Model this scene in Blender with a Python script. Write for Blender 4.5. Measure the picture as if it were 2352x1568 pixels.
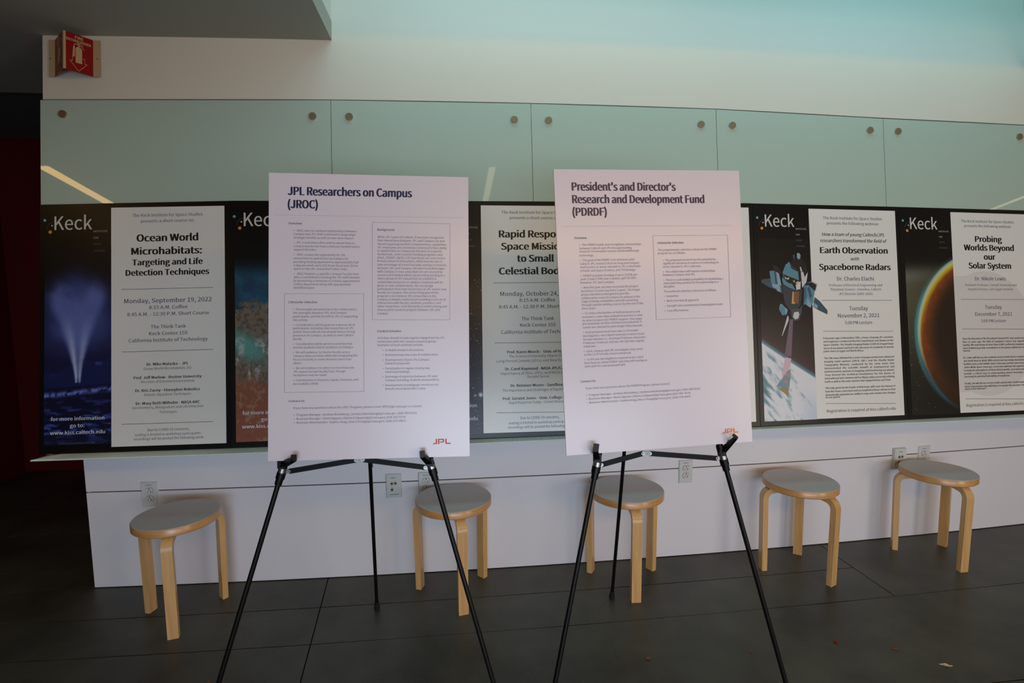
import bpy, bmesh, math, os, random
import numpy as np
from mathutils import Vector, Matrix
random.seed(7)
for o in list(bpy.data.objects):
    bpy.data.objects.remove(o)
SC = bpy.context.scene
COL = SC.collection

# ------------------------------------------------------------------ camera
cam_d = bpy.data.cameras.new('camera')
cam_d.sensor_width = 36.0
cam_d.lens = 1180.6151 / 2352 * 36.0
cam_d.clip_start = 0.05
cam = bpy.data.objects.new('camera', cam_d)
COL.objects.link(cam)
_yaw, _pitch, _roll = 0.1110, 0.0922, -0.0118
_f = Vector((math.sin(_yaw) * math.cos(_pitch), math.cos(_yaw) * math.cos(_pitch), -math.sin(_pitch)))
_r = Vector((math.cos(_yaw), -math.sin(_yaw), 0))
_u = _r.cross(_f)
_R = _r * math.cos(_roll) + _u * math.sin(_roll)
_U = -_r * math.sin(_roll) + _u * math.cos(_roll)
cam.matrix_world = Matrix(((_R.x, _U.x, -_f.x, 0.0), (_R.y, _U.y, -_f.y, -2.4547), (_R.z, _U.z, -_f.z, 1.3773), (0, 0, 0, 1)))
SC.camera = cam

# ------------------------------------------------------------------ world, lights, exposure
SC.view_settings.view_transform = 'Standard'
SC.view_settings.look = 'None'
SC.view_settings.gamma = 1.0
SC.view_settings.use_curve_mapping = False
SC.view_settings.exposure = 0.0
w = bpy.data.worlds.new('world')
SC.world = w
w.use_nodes = True
w.node_tree.nodes['Background'].inputs['Color'].default_value = (0.72, 0.85, 1.0, 1)
w.node_tree.nodes['Background'].inputs['Strength'].default_value = 0.12


def area(name, loc, target, sx, sy, power, color, spread=180):
    ld = bpy.data.lights.new(name, 'AREA')
    ld.shape = 'RECTANGLE'
    ld.size = sx
    ld.size_y = sy
    ld.energy = power
    ld.color = color
    ld.spread = math.radians(spread)
    ob = bpy.data.objects.new(name, ld)
    ob.location = loc
    ob.rotation_euler = (Vector(target) - Vector(loc)).to_track_quat('-Z', 'Y').to_euler()
    COL.objects.link(ob)
    return ob


# daylight through the glazed front of the lobby (behind the camera): warm-white on the right, bluer on the left; plus an added low fill
area('daylight_right', (4.4, -5.0, 1.15), (1.0, 0, 0.9), 1.5, 2.0, 45.3, (1.0, 0.852, 0.754))
area('daylight_left', (-0.2, -5.6, 1.0), (0.3, 0, 0.7), 2.0, 1.9, 44.0, (0.595, 0.759, 1.0))
area('low_fill', (1.1, -5.7, 0.55), (0.9, 0, 0.5), 3.6, 0.9, 34.6, (0.712, 0.831, 1.0), 130)  # added bluish fill from low behind the camera, not a separate window
# clerestory glazing high in the light slot, facing the wall
area('clerestory_left', (0.35, -0.54, 3.6), (0.35, 0.2, 3.0), 1.7, 1.2, 13.8, (0.519, 0.871, 1.0))
area('clerestory_right', (2.25, -0.54, 3.6), (2.25, 0.2, 3.0), 1.7, 1.2, 12.3, (0.325, 0.804, 1.0))
# added warm strip behind the camera, tilted to warm the wall below the soffit
area('warm_wall_fill', (1.4, -3.7, 2.42), (1.2, 0, 1.6), 3.4, 0.22, 21.4, (1.0, 0.514, 0.093))


# ------------------------------------------------------------------ helpers
def lin(c):
    return tuple(((v / 255.0) / 12.92 if v / 255.0 <= 0.04045 else ((v / 255.0 + 0.055) / 1.055) ** 2.4) for v in c)


def mat(name, rgb, rough=0.5, metal=0.0, spec=0.5, coat=0.0, coat_rough=0.03, noise=None, bump=None, emit=None, emit_s=0.0, aniso=0.0):
    """rgb in 0-255 sRGB. noise=(scale, amount) varies the colour, bump=(scale, strength)"""
    m = bpy.data.materials.new(name)
    m.use_nodes = True
    nt = m.node_tree
    b = nt.nodes['Principled BSDF']
    c = lin(rgb)
    b.inputs['Base Color'].default_value = (*c, 1)
    b.inputs['Roughness'].default_value = rough
    b.inputs['Metallic'].default_value = metal
    b.inputs['Specular IOR Level'].default_value = spec
    b.inputs['Coat Weight'].default_value = coat
    b.inputs['Coat Roughness'].default_value = coat_rough
    b.inputs['Anisotropic'].default_value = aniso
    tc = nt.nodes.new('ShaderNodeTexCoord')
    if noise:
        n = nt.nodes.new('ShaderNodeTexNoise')
        n.inputs['Scale'].default_value = noise[0]
        n.inputs['Detail'].default_value = 6
        nt.links.new(tc.outputs['Object'], n.inputs['Vector'])
        r = nt.nodes.new('ShaderNodeMapRange')
        r.inputs['From Min'].default_value = 0.3
        r.inputs['From Max'].default_value = 0.7
        r.inputs['To Min'].default_value = 1 - noise[1]
        r.inputs['To Max'].default_value = 1 + noise[1]
        nt.links.new(n.outputs['Fac'], r.inputs['Value'])
        mx = nt.nodes.new('ShaderNodeMix')
        mx.data_type = 'RGBA'
        mx.blend_type = 'MULTIPLY'
        mx.inputs['Factor'].default_value = 1
        mx.inputs['A'].default_value = (*c, 1)
        nt.links.new(r.outputs['Result'], mx.inputs['B'])
        nt.links.new(mx.outputs['Result'], b.inputs['Base Color'])
    if bump:
        n2 = nt.nodes.new('ShaderNodeTexNoise')
        n2.inputs['Scale'].default_value = bump[0]
        n2.inputs['Detail'].default_value = 4
        nt.links.new(tc.outputs['Object'], n2.inputs['Vector'])
        bp = nt.nodes.new('ShaderNodeBump')
        bp.inputs['Strength'].default_value = bump[1]
        bp.inputs['Distance'].default_value = 0.002
        nt.links.new(n2.outputs['Fac'], bp.inputs['Height'])
        nt.links.new(bp.outputs['Normal'], b.inputs['Normal'])
    if emit:
        b.inputs['Emission Color'].default_value = (*lin(emit), 1)
        b.inputs['Emission Strength'].default_value = emit_s
    return m


def wood(name, a, bcol, scale=1.0, axis='Z', rough=0.32):
    m = bpy.data.materials.new(name)
    m.use_nodes = True
    nt = m.node_tree
    b = nt.nodes['Principled BSDF']
    b.inputs['Roughness'].default_value = rough
    b.inputs['Coat Weight'].default_value = 0.35
    b.inputs['Coat Roughness'].default_value = 0.2
    tc = nt.nodes.new('ShaderNodeTexCoord')
    mp = nt.nodes.new('ShaderNodeMapping')
    mp.inputs['Scale'].default_value = (60 * scale, 60 * scale, 5 * scale) if axis == 'Z' else (8 * scale, 8 * scale, 90 * scale)
    nt.links.new(tc.outputs['Object'], mp.inputs['Vector'])
    n = nt.nodes.new('ShaderNodeTexNoise')
    n.inputs['Scale'].default_value = 1.0
    n.inputs['Detail'].default_value = 8
    n.inputs['Distortion'].default_value = 0.6
    nt.links.new(mp.outputs['Vector'], n.inputs['Vector'])
    cr = nt.nodes.new('ShaderNodeValToRGB')
    cr.color_ramp.elements[0].position = 0.3
    cr.color_ramp.elements[0].color = (*lin(bcol), 1)
    cr.color_ramp.elements[1].position = 0.65
    cr.color_ramp.elements[1].color = (*lin(a), 1)
    nt.links.new(n.outputs['Fac'], cr.inputs['Fac'])
    nt.links.new(cr.outputs['Color'], b.inputs['Base Color'])
    return m


M = {}
M['wall'] = mat('white_wall_paint', (214, 209, 194), 0.62, spec=0.3, noise=(1.3, 0.012), bump=(180, 0.04))
M['wall_low'] = mat('white_panel_paint', (226, 225, 229), 0.5, spec=0.35, noise=(1.1, 0.015), bump=(140, 0.03))
M['ceil'] = mat('grey_white_ceiling_paint', (164, 162, 150), 0.7, spec=0.25, noise=(0.9, 0.02))
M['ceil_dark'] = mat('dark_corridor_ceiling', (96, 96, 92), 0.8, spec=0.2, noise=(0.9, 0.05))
M['red'] = mat('deep_red_paint', (84, 6, 9), 0.55, spec=0.3, noise=(1.5, 0.05))
M['grout'] = mat('dark_joint', (16, 16, 15), 0.85)
M['joint'] = mat('shadow_gap_black', (24, 24, 22), 0.7)
M['glass'] = mat('pale_green_back_painted_glass', (176, 196, 182), 0.35, spec=0.5, coat=1.0, coat_rough=0.02)
M['glass_edge'] = mat('green_glass_edge', (70, 110, 98), 0.25, spec=0.6)
M['steel'] = mat('brushed_steel', (196, 176, 150), 0.42, metal=1.0, aniso=0.6)
M['chrome'] = mat('zinc_plated_steel', (165, 166, 164), 0.34, metal=1.0)
M['black'] = mat('black_plastic', (6, 6, 6), 0.4, spec=0.25)
M['black_tube'] = mat('black_painted_tube', (9, 9, 8), 0.42, spec=0.3)
M['rubber'] = mat('black_rubber', (14, 14, 14), 0.7)
M['lino'] = mat('grey_linoleum', (192, 193, 192), 0.42, spec=0.35, noise=(6, 0.02))
M['birch'] = wood('clear_birch', (220, 178, 118), (203, 156, 98))
M['birch_edge'] = wood('birch_edge_band', (208, 158, 98), (190, 138, 80), axis='H')
M['plate'] = mat('white_cover_plate_plastic', (206, 210, 207), 0.35, spec=0.45)
M['socket'] = mat('white_socket_plastic', (210, 210, 204), 0.3, spec=0.5)
M['slot'] = mat('dark_slot', (14, 12, 12), 0.6)
M['jack'] = mat('ivory_jack_plastic', (176, 170, 140), 0.4)
M['tag'] = mat('label_tape', (200, 204, 214), 0.4)
M['ink'] = mat('black_ink', (26, 24, 26), 0.5, spec=0.3)
M['tray'] = mat('perforated_tray_metal', (222, 230, 222), 0.5, metal=0.05, spec=0.5)
M['sign_red'] = mat('red_sign_plastic', (138, 3, 6), 0.35, spec=0.5)
M['sign_cream'] = mat('photoluminescent_cream', (184, 158, 118), 0.45)
M['board'] = mat('white_foam_board_print', (217, 211, 220), 0.34, spec=0.5, coat=0.5, coat_rough=0.22)
M['board_edge'] = mat('foam_core_edge', (236, 234, 236), 0.7)
M['frame'] = mat('black_poster_print', (13, 12, 12), 0.34, spec=0.3, coat=0.08, coat_rough=0.2)
M['poster_white'] = mat('poster_paper_white', (226, 225, 219), 0.40, spec=0.5, coat=0.3, coat_rough=0.25)
M['poster_side'] = mat('poster_board_side', (20, 20, 20), 0.6)
M['red_leaf'] = mat('dry_red_leaf', (150, 46, 24), 0.6)
M['brown_leaf'] = mat('dry_brown_leaf', (140, 88, 52), 0.6)
M['pale_leaf'] = mat('dry_pale_leaf', (206, 190, 150), 0.6)
M['warm'] = mat('warm_light_diffuser', (255, 236, 190), 0.5, emit=(255, 206, 120), emit_s=9.0)
M['warm_dim'] = mat('dimmed_light_diffuser', (255, 236, 190), 0.5, emit=(235, 220, 170), emit_s=3.0)
M['frame_metal'] = mat('grey_window_metal', (80, 82, 84), 0.4, metal=0.6)
M['trim'] = mat('grey_metal_trim', (120, 120, 118), 0.4, metal=0.4)
M['warm_wall'] = mat('warm_wood_panel_wall', (190, 150, 110), 0.6, noise=(2, 0.08))

INK = {'n': (86, 84, 116), 'm': (70, 68, 104), 'B': (18, 18, 20), 'b': (34, 34, 40), 'k': (66, 66, 74), 'i': (22, 22, 26),
       'W': (206, 204, 196), 'w': (178, 178, 176), 'v': (96, 98, 100), 'V': (206, 210, 220), 'T': (36, 40, 74), 'U': (74, 58, 78),
       'H': (84, 82, 96), 'g': (116, 112, 126), 'h': (134, 124, 137), 'r': (86, 86, 90), 'R': (204, 72, 50), 'O': (236, 122, 78), 'X': (150, 142, 158), 'Y': (186, 176, 184)}
INKM = {k: mat('printed_ink_' + str(i), v, 0.42, spec=0.4) for i, (k, v) in enumerate(INK.items())}


def link(name, mesh, m=None, parent=None):
    o = bpy.data.objects.new(name, mesh)
    COL.objects.link(o)
    if m is not None:
        if isinstance(m, (list, tuple)):
            for q in m:
                mesh.materials.append(q)
        else:
            mesh.materials.append(m)
    if parent is not None:
        o.parent = parent
    return o


def mk(name, verts, faces, m=None, parent=None, smooth=False):
    me = bpy.data.meshes.new(name)
    me.from_pydata([tuple(v) for v in verts], [], [tuple(f) for f in faces])
    me.update()
    if smooth:
        for p in me.polygons:
            p.use_smooth = True
    return link(name, me, m, parent)


def obm(name, bm, m=None, parent=None, smooth=False, bevel=0.0):
    if bevel > 0:
        bmesh.ops.bevel(bm, geom=[e for e in bm.edges if e.calc_face_angle(0) > 0.5], offset=bevel, segments=2, affect='EDGES', profile=0.6)
    bmesh.ops.recalc_face_normals(bm, faces=bm.faces)
    me = bpy.data.meshes.new(name)
    bm.to_mesh(me)
    bm.free()
    if smooth:
        for p in me.polygons:
            p.use_smooth = True
        try:
            me.set_sharp_from_angle(angle=math.radians(40))
        except Exception:
            pass
    return link(name, me, m, parent)


def box(bm, x0, x1, y0, y1, z0, z1):
    vs = [bm.verts.new(c) for c in ((x0, y0, z0), (x1, y0, z0), (x1, y1, z0), (x0, y1, z0), (x0, y0, z1), (x1, y0, z1), (x1, y1, z1), (x0, y1, z1))]
    for f in ((0, 1, 2, 3), (4, 7, 6, 5), (0, 4, 5, 1), (1, 5, 6, 2), (2, 6, 7, 3), (3, 7, 4, 0)):
        bm.faces.new([vs[i] for i in f])


def hexa(bm, p):
    """8 corner points: bottom ring 0-3 then top ring 4-7"""
    vs = [bm.verts.new(tuple(c)) for c in p]
    for f in ((0, 1, 2, 3), (4, 7, 6, 5), (0, 4, 5, 1), (1, 5, 6, 2), (2, 6, 7, 3), (3, 7, 4, 0)):
        bm.faces.new([vs[i] for i in f])


def tube(bm, a, b, r, r2=None, n=16):
    a = Vector(a)
    b = Vector(b)
    r2 = r if r2 is None else r2
    d = (b - a).normalized()
    s = d.orthogonal().normalized()
    t = d.cross(s)
    A = [bm.verts.new(a + (s * math.cos(2 * math.pi * i / n) + t * math.sin(2 * math.pi * i / n)) * r) for i in range(n)]
    B = [bm.verts.new(b + (s * math.cos(2 * math.pi * i / n) + t * math.sin(2 * math.pi * i / n)) * r2) for i in range(n)]
    for i in range(n):
        bm.faces.new((A[i], A[(i + 1) % n], B[(i + 1) % n], B[i]))
    bm.faces.new(A[::-1])
    bm.faces.new(B)


def bar(bm, a, b, wid, thk, side):
    """flat bar from a to b; side = direction of its width"""
    a = Vector(a)
    b = Vector(b)
    d = (b - a).normalized()
    s = (Vector(side) - d * Vector(side).dot(d)).normalized()
    t = d.cross(s)
    P = []
    for q in (a, b):
        for i, j in ((-1, -1), (1, -1), (1, 1), (-1, 1)):
            P.append(q + s * i * wid / 2 + t * j * thk / 2)
    hexa(bm, P)


def BM():
    return bmesh.new()


def empty(name, loc=(0, 0, 0)):
    o = bpy.data.objects.new(name, None)
    o.empty_display_size = 0.1
    COL.objects.link(o)
    o.location = loc
    return o


def tag(o, label, cat, group=None):
    o['label'] = label
    o['category'] = cat
    if group:
        o['group'] = group
    return o


def struct(o):
    o['kind'] = 'structure'
    return o


C2 = 0.0133


def cw(x):                       # gentle bow of the wall line in plan
    return C2 * (x - 0.8) ** 2


def yg(x, z):                    # face of the upper wall: leans back as it rises
    return cw(x) - 0.1242 + 0.114 * (z - 0.7165)


# ------------------------------------------------------------------ FLOOR
ZG = -0.008
fb = BM()
box(fb, -3.45, 6.0, -6.0, 2.0, -0.12, ZG)
floor = struct(obm('floor', fb, M['grout']))


def concrete():
    m = bpy.data.materials.new('dark_polished_concrete')
    m.use_nodes = True
    nt = m.node_tree
    b = nt.nodes['Principled BSDF']
    b.inputs['Specular IOR Level'].default_value = 0.45
    tc = nt.nodes.new('ShaderNodeTexCoord')
    n1 = nt.nodes.new('ShaderNodeTexNoise')
    n1.inputs['Scale'].default_value = 2.2
    n1.inputs['Detail'].default_value = 7
    n1.inputs['Roughness'].default_value = 0.6
    nt.links.new(tc.outputs['Object'], n1.inputs['Vector'])
    cr = nt.nodes.new('ShaderNodeValToRGB')
    cr.color_ramp.elements[0].position = 0.36
    cr.color_ramp.elements[0].color = (*lin((54, 56, 50)), 1)
    cr.color_ramp.elements[1].position = 0.66
    cr.color_ramp.elements[1].color = (*lin((84, 87, 78)), 1)
    nt.links.new(n1.outputs['Fac'], cr.inputs['Fac'])
    n2 = nt.nodes.new('ShaderNodeTexNoise')
    n2.inputs['Scale'].default_value = 140
    n2.inputs['Detail'].default_value = 3
    nt.links.new(tc.outputs['Object'], n2.inputs['Vector'])
    sp = nt.nodes.new('ShaderNodeMapRange')
    sp.inputs['From Min'].default_value = 0.70
    sp.inputs['From Max'].default_value = 0.76
    nt.links.new(n2.outputs['Fac'], sp.inputs['Value'])
    mx = nt.nodes.new('ShaderNodeMix')
    mx.data_type = 'RGBA'
    nt.links.new(sp.outputs['Result'], mx.inputs['Factor'])
    nt.links.new(cr.outputs['Color'], mx.inputs['A'])
    mx.inputs['B'].default_value = (*lin((120, 120, 112)), 1)
    # hairline cracks
    v = nt.nodes.new('ShaderNodeTexVoronoi')
    v.feature = 'DISTANCE_TO_EDGE'
    v.inputs['Scale'].default_value = 0.9
    nw = nt.nodes.new('ShaderNodeTexNoise')
    nw.inputs['Scale'].default_value = 9
    nt.links.new(tc.outputs['Object'], nw.inputs['Vector'])
    ad = nt.nodes.new('ShaderNodeVectorMath')
    ad.operation = 'MULTIPLY_ADD'
    ad.inputs[1].default_value = (0.12, 0.12, 0)
    nt.links.new(nw.outputs['Color'], ad.inputs[0])
    nt.links.new(tc.outputs['Object'], ad.inputs[2])
    nt.links.new(ad.outputs[0], v.inputs['Vector'])
    ck = nt.nodes.new('ShaderNodeMapRange')
    ck.inputs['From Min'].default_value = 0.0
    ck.inputs['From Max'].default_value = 0.0014
    ck.inputs['To Min'].default_value = 0.35
    ck.inputs['To Max'].default_value = 0.0
    nt.links.new(v.outputs['Distance'], ck.inputs['Value'])
    m2 = nt.nodes.new('ShaderNodeMix')
    m2.data_type = 'RGBA'
    nt.links.new(ck.outputs['Result'], m2.inputs['Factor'])
    nt.links.new(mx.outputs['Result'], m2.inputs['A'])
    m2.inputs['B'].default_value = (*lin((22, 22, 20)), 1)
    nt.links.new(m2.outputs['Result'], b.inputs['Base Color'])
    rr = nt.nodes.new('ShaderNodeMapRange')
    rr.inputs['To Min'].default_value = 0.34
    rr.inputs['To Max'].default_value = 0.5
    nt.links.new(n1.outputs['Fac'], rr.inputs['Value'])
    nt.links.new(rr.outputs['Result'], b.inputs['Roughness'])
    bp = nt.nodes.new('ShaderNodeBump')
    bp.inputs['Strength'].default_value = 0.08
    bp.inputs['Distance'].default_value = 0.002
    nt.links.new(n2.outputs['Fac'], bp.inputs['Height'])
    nt.links.new(bp.outputs['Normal'], b.inputs['Normal'])
    return m


M['concrete'] = concrete()


def bowed(y0):
    return lambda x: y0 + 0.75 * cw(x)


YA, YB = bowed(-0.2245), bowed(-0.4717)
YW = lambda x: cw(x) + 0.02
Yc = lambda v: (lambda x: v)
JX = lambda y: -0.6394 - 0.0943 * (y - 0.0)      # skewed cross joint


def slab(xl, xr, yl, yh, gap=0.0025, nseg=6):
    """xl, xr: functions of y; yl, yh: functions of x"""
    top, n = [], nseg
    bm = BM()
    lo, hi = [], []
    for i in range(n + 1):
        t = i / n
        for lst, yf, sgn in ((lo, yl, 1), (hi, yh, -1)):
            y = yf(0)
            for _ in range(4):
                a, b = xl(y) + gap, xr(y) - gap
                x = a + (b - a) * t
                y = yf(x)
            lst.append((x, y + sgn * gap))
    ring = lo + hi[::-1]
    A = [bm.verts.new((x, y, ZG)) for x, y in ring]
    B = [bm.verts.new((x, y, 0)) for x, y in ring]
    k = len(ring)
    for i in range(k):
        bm.faces.new((A[i], A[(i + 1) % k], B[(i + 1) % k], B[i]))
    for i in range(n):
        bm.faces.new((B[i], B[i + 1], B[k - 2 - i], B[k - 1 - i]))
    return obm('slab', bm, M['concrete'], floor)


XL, XR = Yc(-3.45), Yc(6.0)
X2 = Yc(1.947)
slab(XL, XR, Yc(1.2), Yc(2.0))
slab(XL, XR, Yc(0.75), Yc(1.2))
slab(XL, XR, Yc(0.295), Yc(0.75))
slab(XL, XR, Yc(0.106), Yc(0.295))
slab(XL, JX, YA, Yc(0.106))
slab(JX, X2, YA, Yc(0.106))
slab(XL, JX, YB, YA)
slab(JX, X2, YB, YA)
slab(X2, XR, YB, Yc(0.106))
slab(XL, JX, Yc(-0.967), YB)
slab(JX, XR, Yc(-0.967), YB)
for ya in (-1.48, -2.0, -2.6, -3.2, -3.9, -4.6, -5.4, -6.0):
    yb = {-1.48: -0.967, -2.0: -1.48, -2.6: -2.0, -3.2: -2.6, -3.9: -3.2, -4.6: -3.9, -5.4: -4.6, -6.0: -5.4}[ya]
    slab(XL, JX, Yc(ya), Yc(yb))
    slab(JX, XR, Yc(ya), Yc(yb))

# ------------------------------------------------------------------ WALLS
ZS = 2.549      # ceiling (soffit) height


def bowed_slab(name, x0, x1, zs, yf, yback, m, parent=None, n=18):
    """wall body: front face follows yf(x,z), back is flat at yback; zs = list of heights"""
    bm = BM()
    F = []
    for z in zs:
        F.append([bm.verts.new((x0 + (x1 - x0) * i / n, yf(x0 + (x1 - x0) * i / n, z), z)) for i in range(n + 1)])
    Bk = []
    for z in zs:
        Bk.append([bm.verts.new((x0 + (x1 - x0) * i / n, yback(x0 + (x1 - x0) * i / n) if callable(yback) else yback, z)) for i in range(n + 1)])
    k = len(zs)
    for j in range(k - 1):
        for i in range(n):
            bm.faces.new((F[j][i], F[j][i + 1], F[j + 1][i + 1], F[j + 1][i]))
            bm.faces.new((Bk[j][i], Bk[j + 1][i], Bk[j + 1][i + 1], Bk[j][i + 1]))
        for i in (0, n):
            bm.faces.new((F[j][i], F[j + 1][i], Bk[j + 1][i], Bk[j][i]))
    for j in (0, k - 1):
        for i in range(n):
            bm.faces.new((F[j][i], Bk[j][i], Bk[j][i + 1], F[j][i + 1]))
    return obm(name, bm, m, parent)


def zb(x):                       # lower edge of the plain upper band, just above the glass
    return float(np.interp(x, [-1.80, -1.175, -0.537, 0.385, 1.30, 2.2, 3.1], [2.2638, 2.2686, 2.2758, 2.2789, 2.2780, 2.2645, 2.2650]))


wall_back = struct(bowed_slab('wall_back', -1.7975, 6.0, [0.70, 1.2, 1.8, 2.255], yg, 0.42, M['wall']))
# recessed reveal line above the glass, then the plain upper band whose lower edge dips slightly at both ends
bowed_slab('reveal', -1.7965, 6.0, [2.2555, 2.30], lambda x, z: yg(x, z) + 0.010, 0.42, M['joint'], wall_back)


def upper_band():
    bm = BM()
    n = 30
    rows = []
    for i in range(n + 1):
        x = -1.7975 + (6.0 + 1.7975) * i / n
        z0 = zb(x)
        pts = [(x, yg(x, z0) - 0.004, z0), (x, yg(x, 2.40) - 0.004, 2.40), (x, yg(x, ZS) - 0.004, ZS), (x, 0.42, ZS), (x, 0.42, z0)]
        rows.append([bm.verts.new(p) for p in pts])
    for a_, b_ in zip(rows[:-1], rows[1:]):
        for i in range(5):
            bm.faces.new((a_[i], b_[i], b_[(i + 1) % 5], a_[(i + 1) % 5]))
    bm.faces.new(rows[0][::-1])
    bm.faces.new(rows[-1])
    return obm('upper_band', bm, M['wall'], wall_back)


upper_band()
bowed_slab('light_slot_face', -0.5363, 3.15, [ZS, 3.2, 4.36], lambda x, z: yg(x, z) - 0.004, 0.62, M['wall'], wall_back)
# lower wall: two white panels with a black shadow gap between them
lower = struct(bowed_slab('wall_lower', -1.725, 6.0, [0.0, 0.3, 0.70], lambda x, z: cw(x) + 0.022, 0.40, M['joint']))
bowed_slab('panel', -1.737, 6.0, [0.004, 0.25, 0.4695], lambda x, z: cw(x) + 0.01, lambda x: cw(x) + 0.021, M['wall_low'], lower)
bowed_slab('panel', -1.737, 6.0, [0.4750, 0.6, 0.70], lambda x, z: cw(x) + 0.01, lambda x: cw(x) + 0.021, M['wall_low'], lower)
bm = BM()
box(bm, -1.737, -1.724, 0.107, 0.40, 0.004, 0.70)
obm('end_panel', bm, M['wall_low'], lower)

# ceiling with the light slot cut out of it
bm = BM()
ZT = ZS + 0.09
SX0, SX1, SY0 = -0.533, 3.15, -0.56
box(bm, -3.45, SX0, -6.0, 0.86, ZS, ZT)
box(bm, SX1, 6.0, -6.0, 0.86, ZS, ZT)
box(bm, SX0, SX1, -6.0, SY0, ZS, ZT)
ceiling = struct(obm('ceiling', bm, M['ceil']))
bm = BM()
box(bm, -3.45, 6.0, 0.885, 2.0, 2.60, 2.66)
obm('corridor_ceiling', bm, M['ceil_dark'], ceiling)
bm = BM()
box(bm, -3.45, -1.0, 0.862, 0.882, ZS - 0.004, 2.66)
obm('edge_trim', bm, M['trim'], ceiling)
# the sides of the light slot
bm = BM()
box(bm, SX0 - 0.06, SX0 - 0.001, SY0 - 0.05, 0.40, ZT, 4.36)
box(bm, SX1 + 0.001, SX1 + 0.06, SY0 - 0.05, 0.40, ZT, 4.36)
box(bm, SX0, SX1, SY0 - 0.06, SY0 - 0.001, ZT, 2.95)
box(bm, SX0, SX1, SY0 - 0.06, SY0 - 0.001, 4.25, 4.36)
obm('slot_side', bm, M['wall'], ceiling)
bm = BM()
box(bm, SX0 - 0.06, SX1 + 0.06, SY0 - 0.06, 0.62, 4.36, 4.42)
obm('slot_roof', bm, M['wall'], ceiling)

bm = BM()
box(bm, -3.55, -3.45, -6.0, 2.1, -0.12, 2.66)
struct(obm('wall_left', bm, M['red']))
bm = BM()
box(bm, -3.45, 6.0, 1.98, 2.1, -0.12, 2.66)
struct(obm('wall_corridor', bm, M['red']))
bm = BM()
box(bm, 6.0, 6.1, -6.0, 2.1, -0.12, 2.66)
struct(obm('wall_right', bm, M['warm_wall']))
# added unseen blocker: keeps light off the corridor and upper left wall
bm = BM()
box(bm, -3.45, -1.75, -2.75, -2.6, -0.12, 2.55)
box(bm, -1.75, -0.7, -2.75, -2.6, 1.62, 2.55)
struct(obm('left_light_blocker', bm, M['wall_low']))
# glazed front behind the camera
bm = BM()
box(bm, -3.45, 6.0, -6.06, -6.0, 0, 0.12)
box(bm, -3.45, 6.0, -6.06, -6.0, 2.42, 2.66)
for xm in (-3.45, -1.6, 0.3, 2.2, 4.1, 5.94):
    box(bm, xm, xm + 0.06, -6.06, -6.0, 0.12, 2.42)
struct(obm('window_1', bm, M['frame_metal']))

# linear lamps let into the ceiling; their mirror images show in the glass
for i, (a, b_, wd, mm, lab) in enumerate((((-2.84, -1.03), (-3.02, -4.6), 0.075, 'warm', 'bright warm linear lamp in the ceiling on the left, mirrored in the first glass panel'),
                                  ((0.232, -1.15), (-0.02, -4.6), 0.045, 'warm_dim', 'dim linear lamp in the ceiling above the camera, mirrored faintly in the second glass panel'),
                                  ((5.25, -1.15), (5.6, -3.6), 0.05, 'warm_dim', 'dim linear lamp in the ceiling at the far right'))):
    root = empty('ceiling_lamp', (a[0], a[1], ZS))
    tag(root, lab, 'lamp')
    bm = BM()
    bar(bm, (0, 0, -0.004), (b_[0] - a[0], b_[1] - a[1], -0.004), wd + 0.02, 0.006, (1, 0, 0))
    obm('housing', bm, M['trim'], root)
    bm = BM()
    bar(bm, (0, -0.01, -0.009), (b_[0] - a[0], b_[1] - a[1] + 0.01, -0.009), wd, 0.004, (1, 0, 0))
    obm('diffuser', bm, M[mm], root)

# ------------------------------------------------------------------ GLASS PANELS
GP = [(-1.7885, -0.5375, (2.2502, 2.2620)), (-0.5355, 0.3775, (2.2622, 2.2650)), (0.3795, 1.2925, (2.2650, 2.2639)), (1.2945, 2.2075, (2.2639, 2.2498)), (2.2095, 3.1225, (2.2498, 2.2505)), (3.1245, 4.0375, (2.2505, 2.2505))]
GLAB = ['widest pale green glass panel at the left end, mirroring a yellow lamp',
        'pale green glass panel second from the left, above the board titled JPL Researchers on Campus',
        'pale green glass panel third from the left, between the two easel boards',
        'pale green glass panel fourth from the left, above the right edge of the right board',
        'pale green glass panel fifth from the left, cut by the right edge of the photo',
        'pale green glass panel just outside the right edge of the photo']
GLAB[1] = 'pale green glass panel second from the left, behind the left easel board'
for (x0, x1, zt), lab in zip(GP, GLAB):
    xc = (x0 + x1) / 2
    root = empty('glass_panel', (xc, yg(xc, 1.5), 1.5))
    tag(root, lab, 'glass panel', 'glass panels on the back wall')

    def P(x, z, off):
        return Vector((x, yg(x, z) - off, z)) - root.location
    z0 = 0.86
    bm = BM()
    hexa(bm, [P(x0, z0, .030), P(x1, z0, .030), P(x1, z0, .022), P(x0, z0, .022), P(x0, zt[0], .030), P(x1, zt[1], .030), P(x1, zt[1], .022), P(x0, zt[0], .022)])
    g = obm('pane', bm, [M['glass'], M['glass_edge']], root)
    for p in g.data.polygons:
        if abs(p.normal.y) < 0.7:
            p.material_index = 1
    for xk in (x0 + (0.097 if x0 < -1 else 0.081), x1 - 0.079):
        if xk > 3.3:
            continue
        bm = BM()
        c0 = P(xk, 2.183, 0.0)
        nrm = Vector((0, -1, 0.114)).normalized()
        tube(bm, c0, c0 + nrm * 0.0385, 0.0165, n=28)
        k_ = obm('standoff', bm, M['steel'], root, smooth=True, bevel=0.0012)

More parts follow.
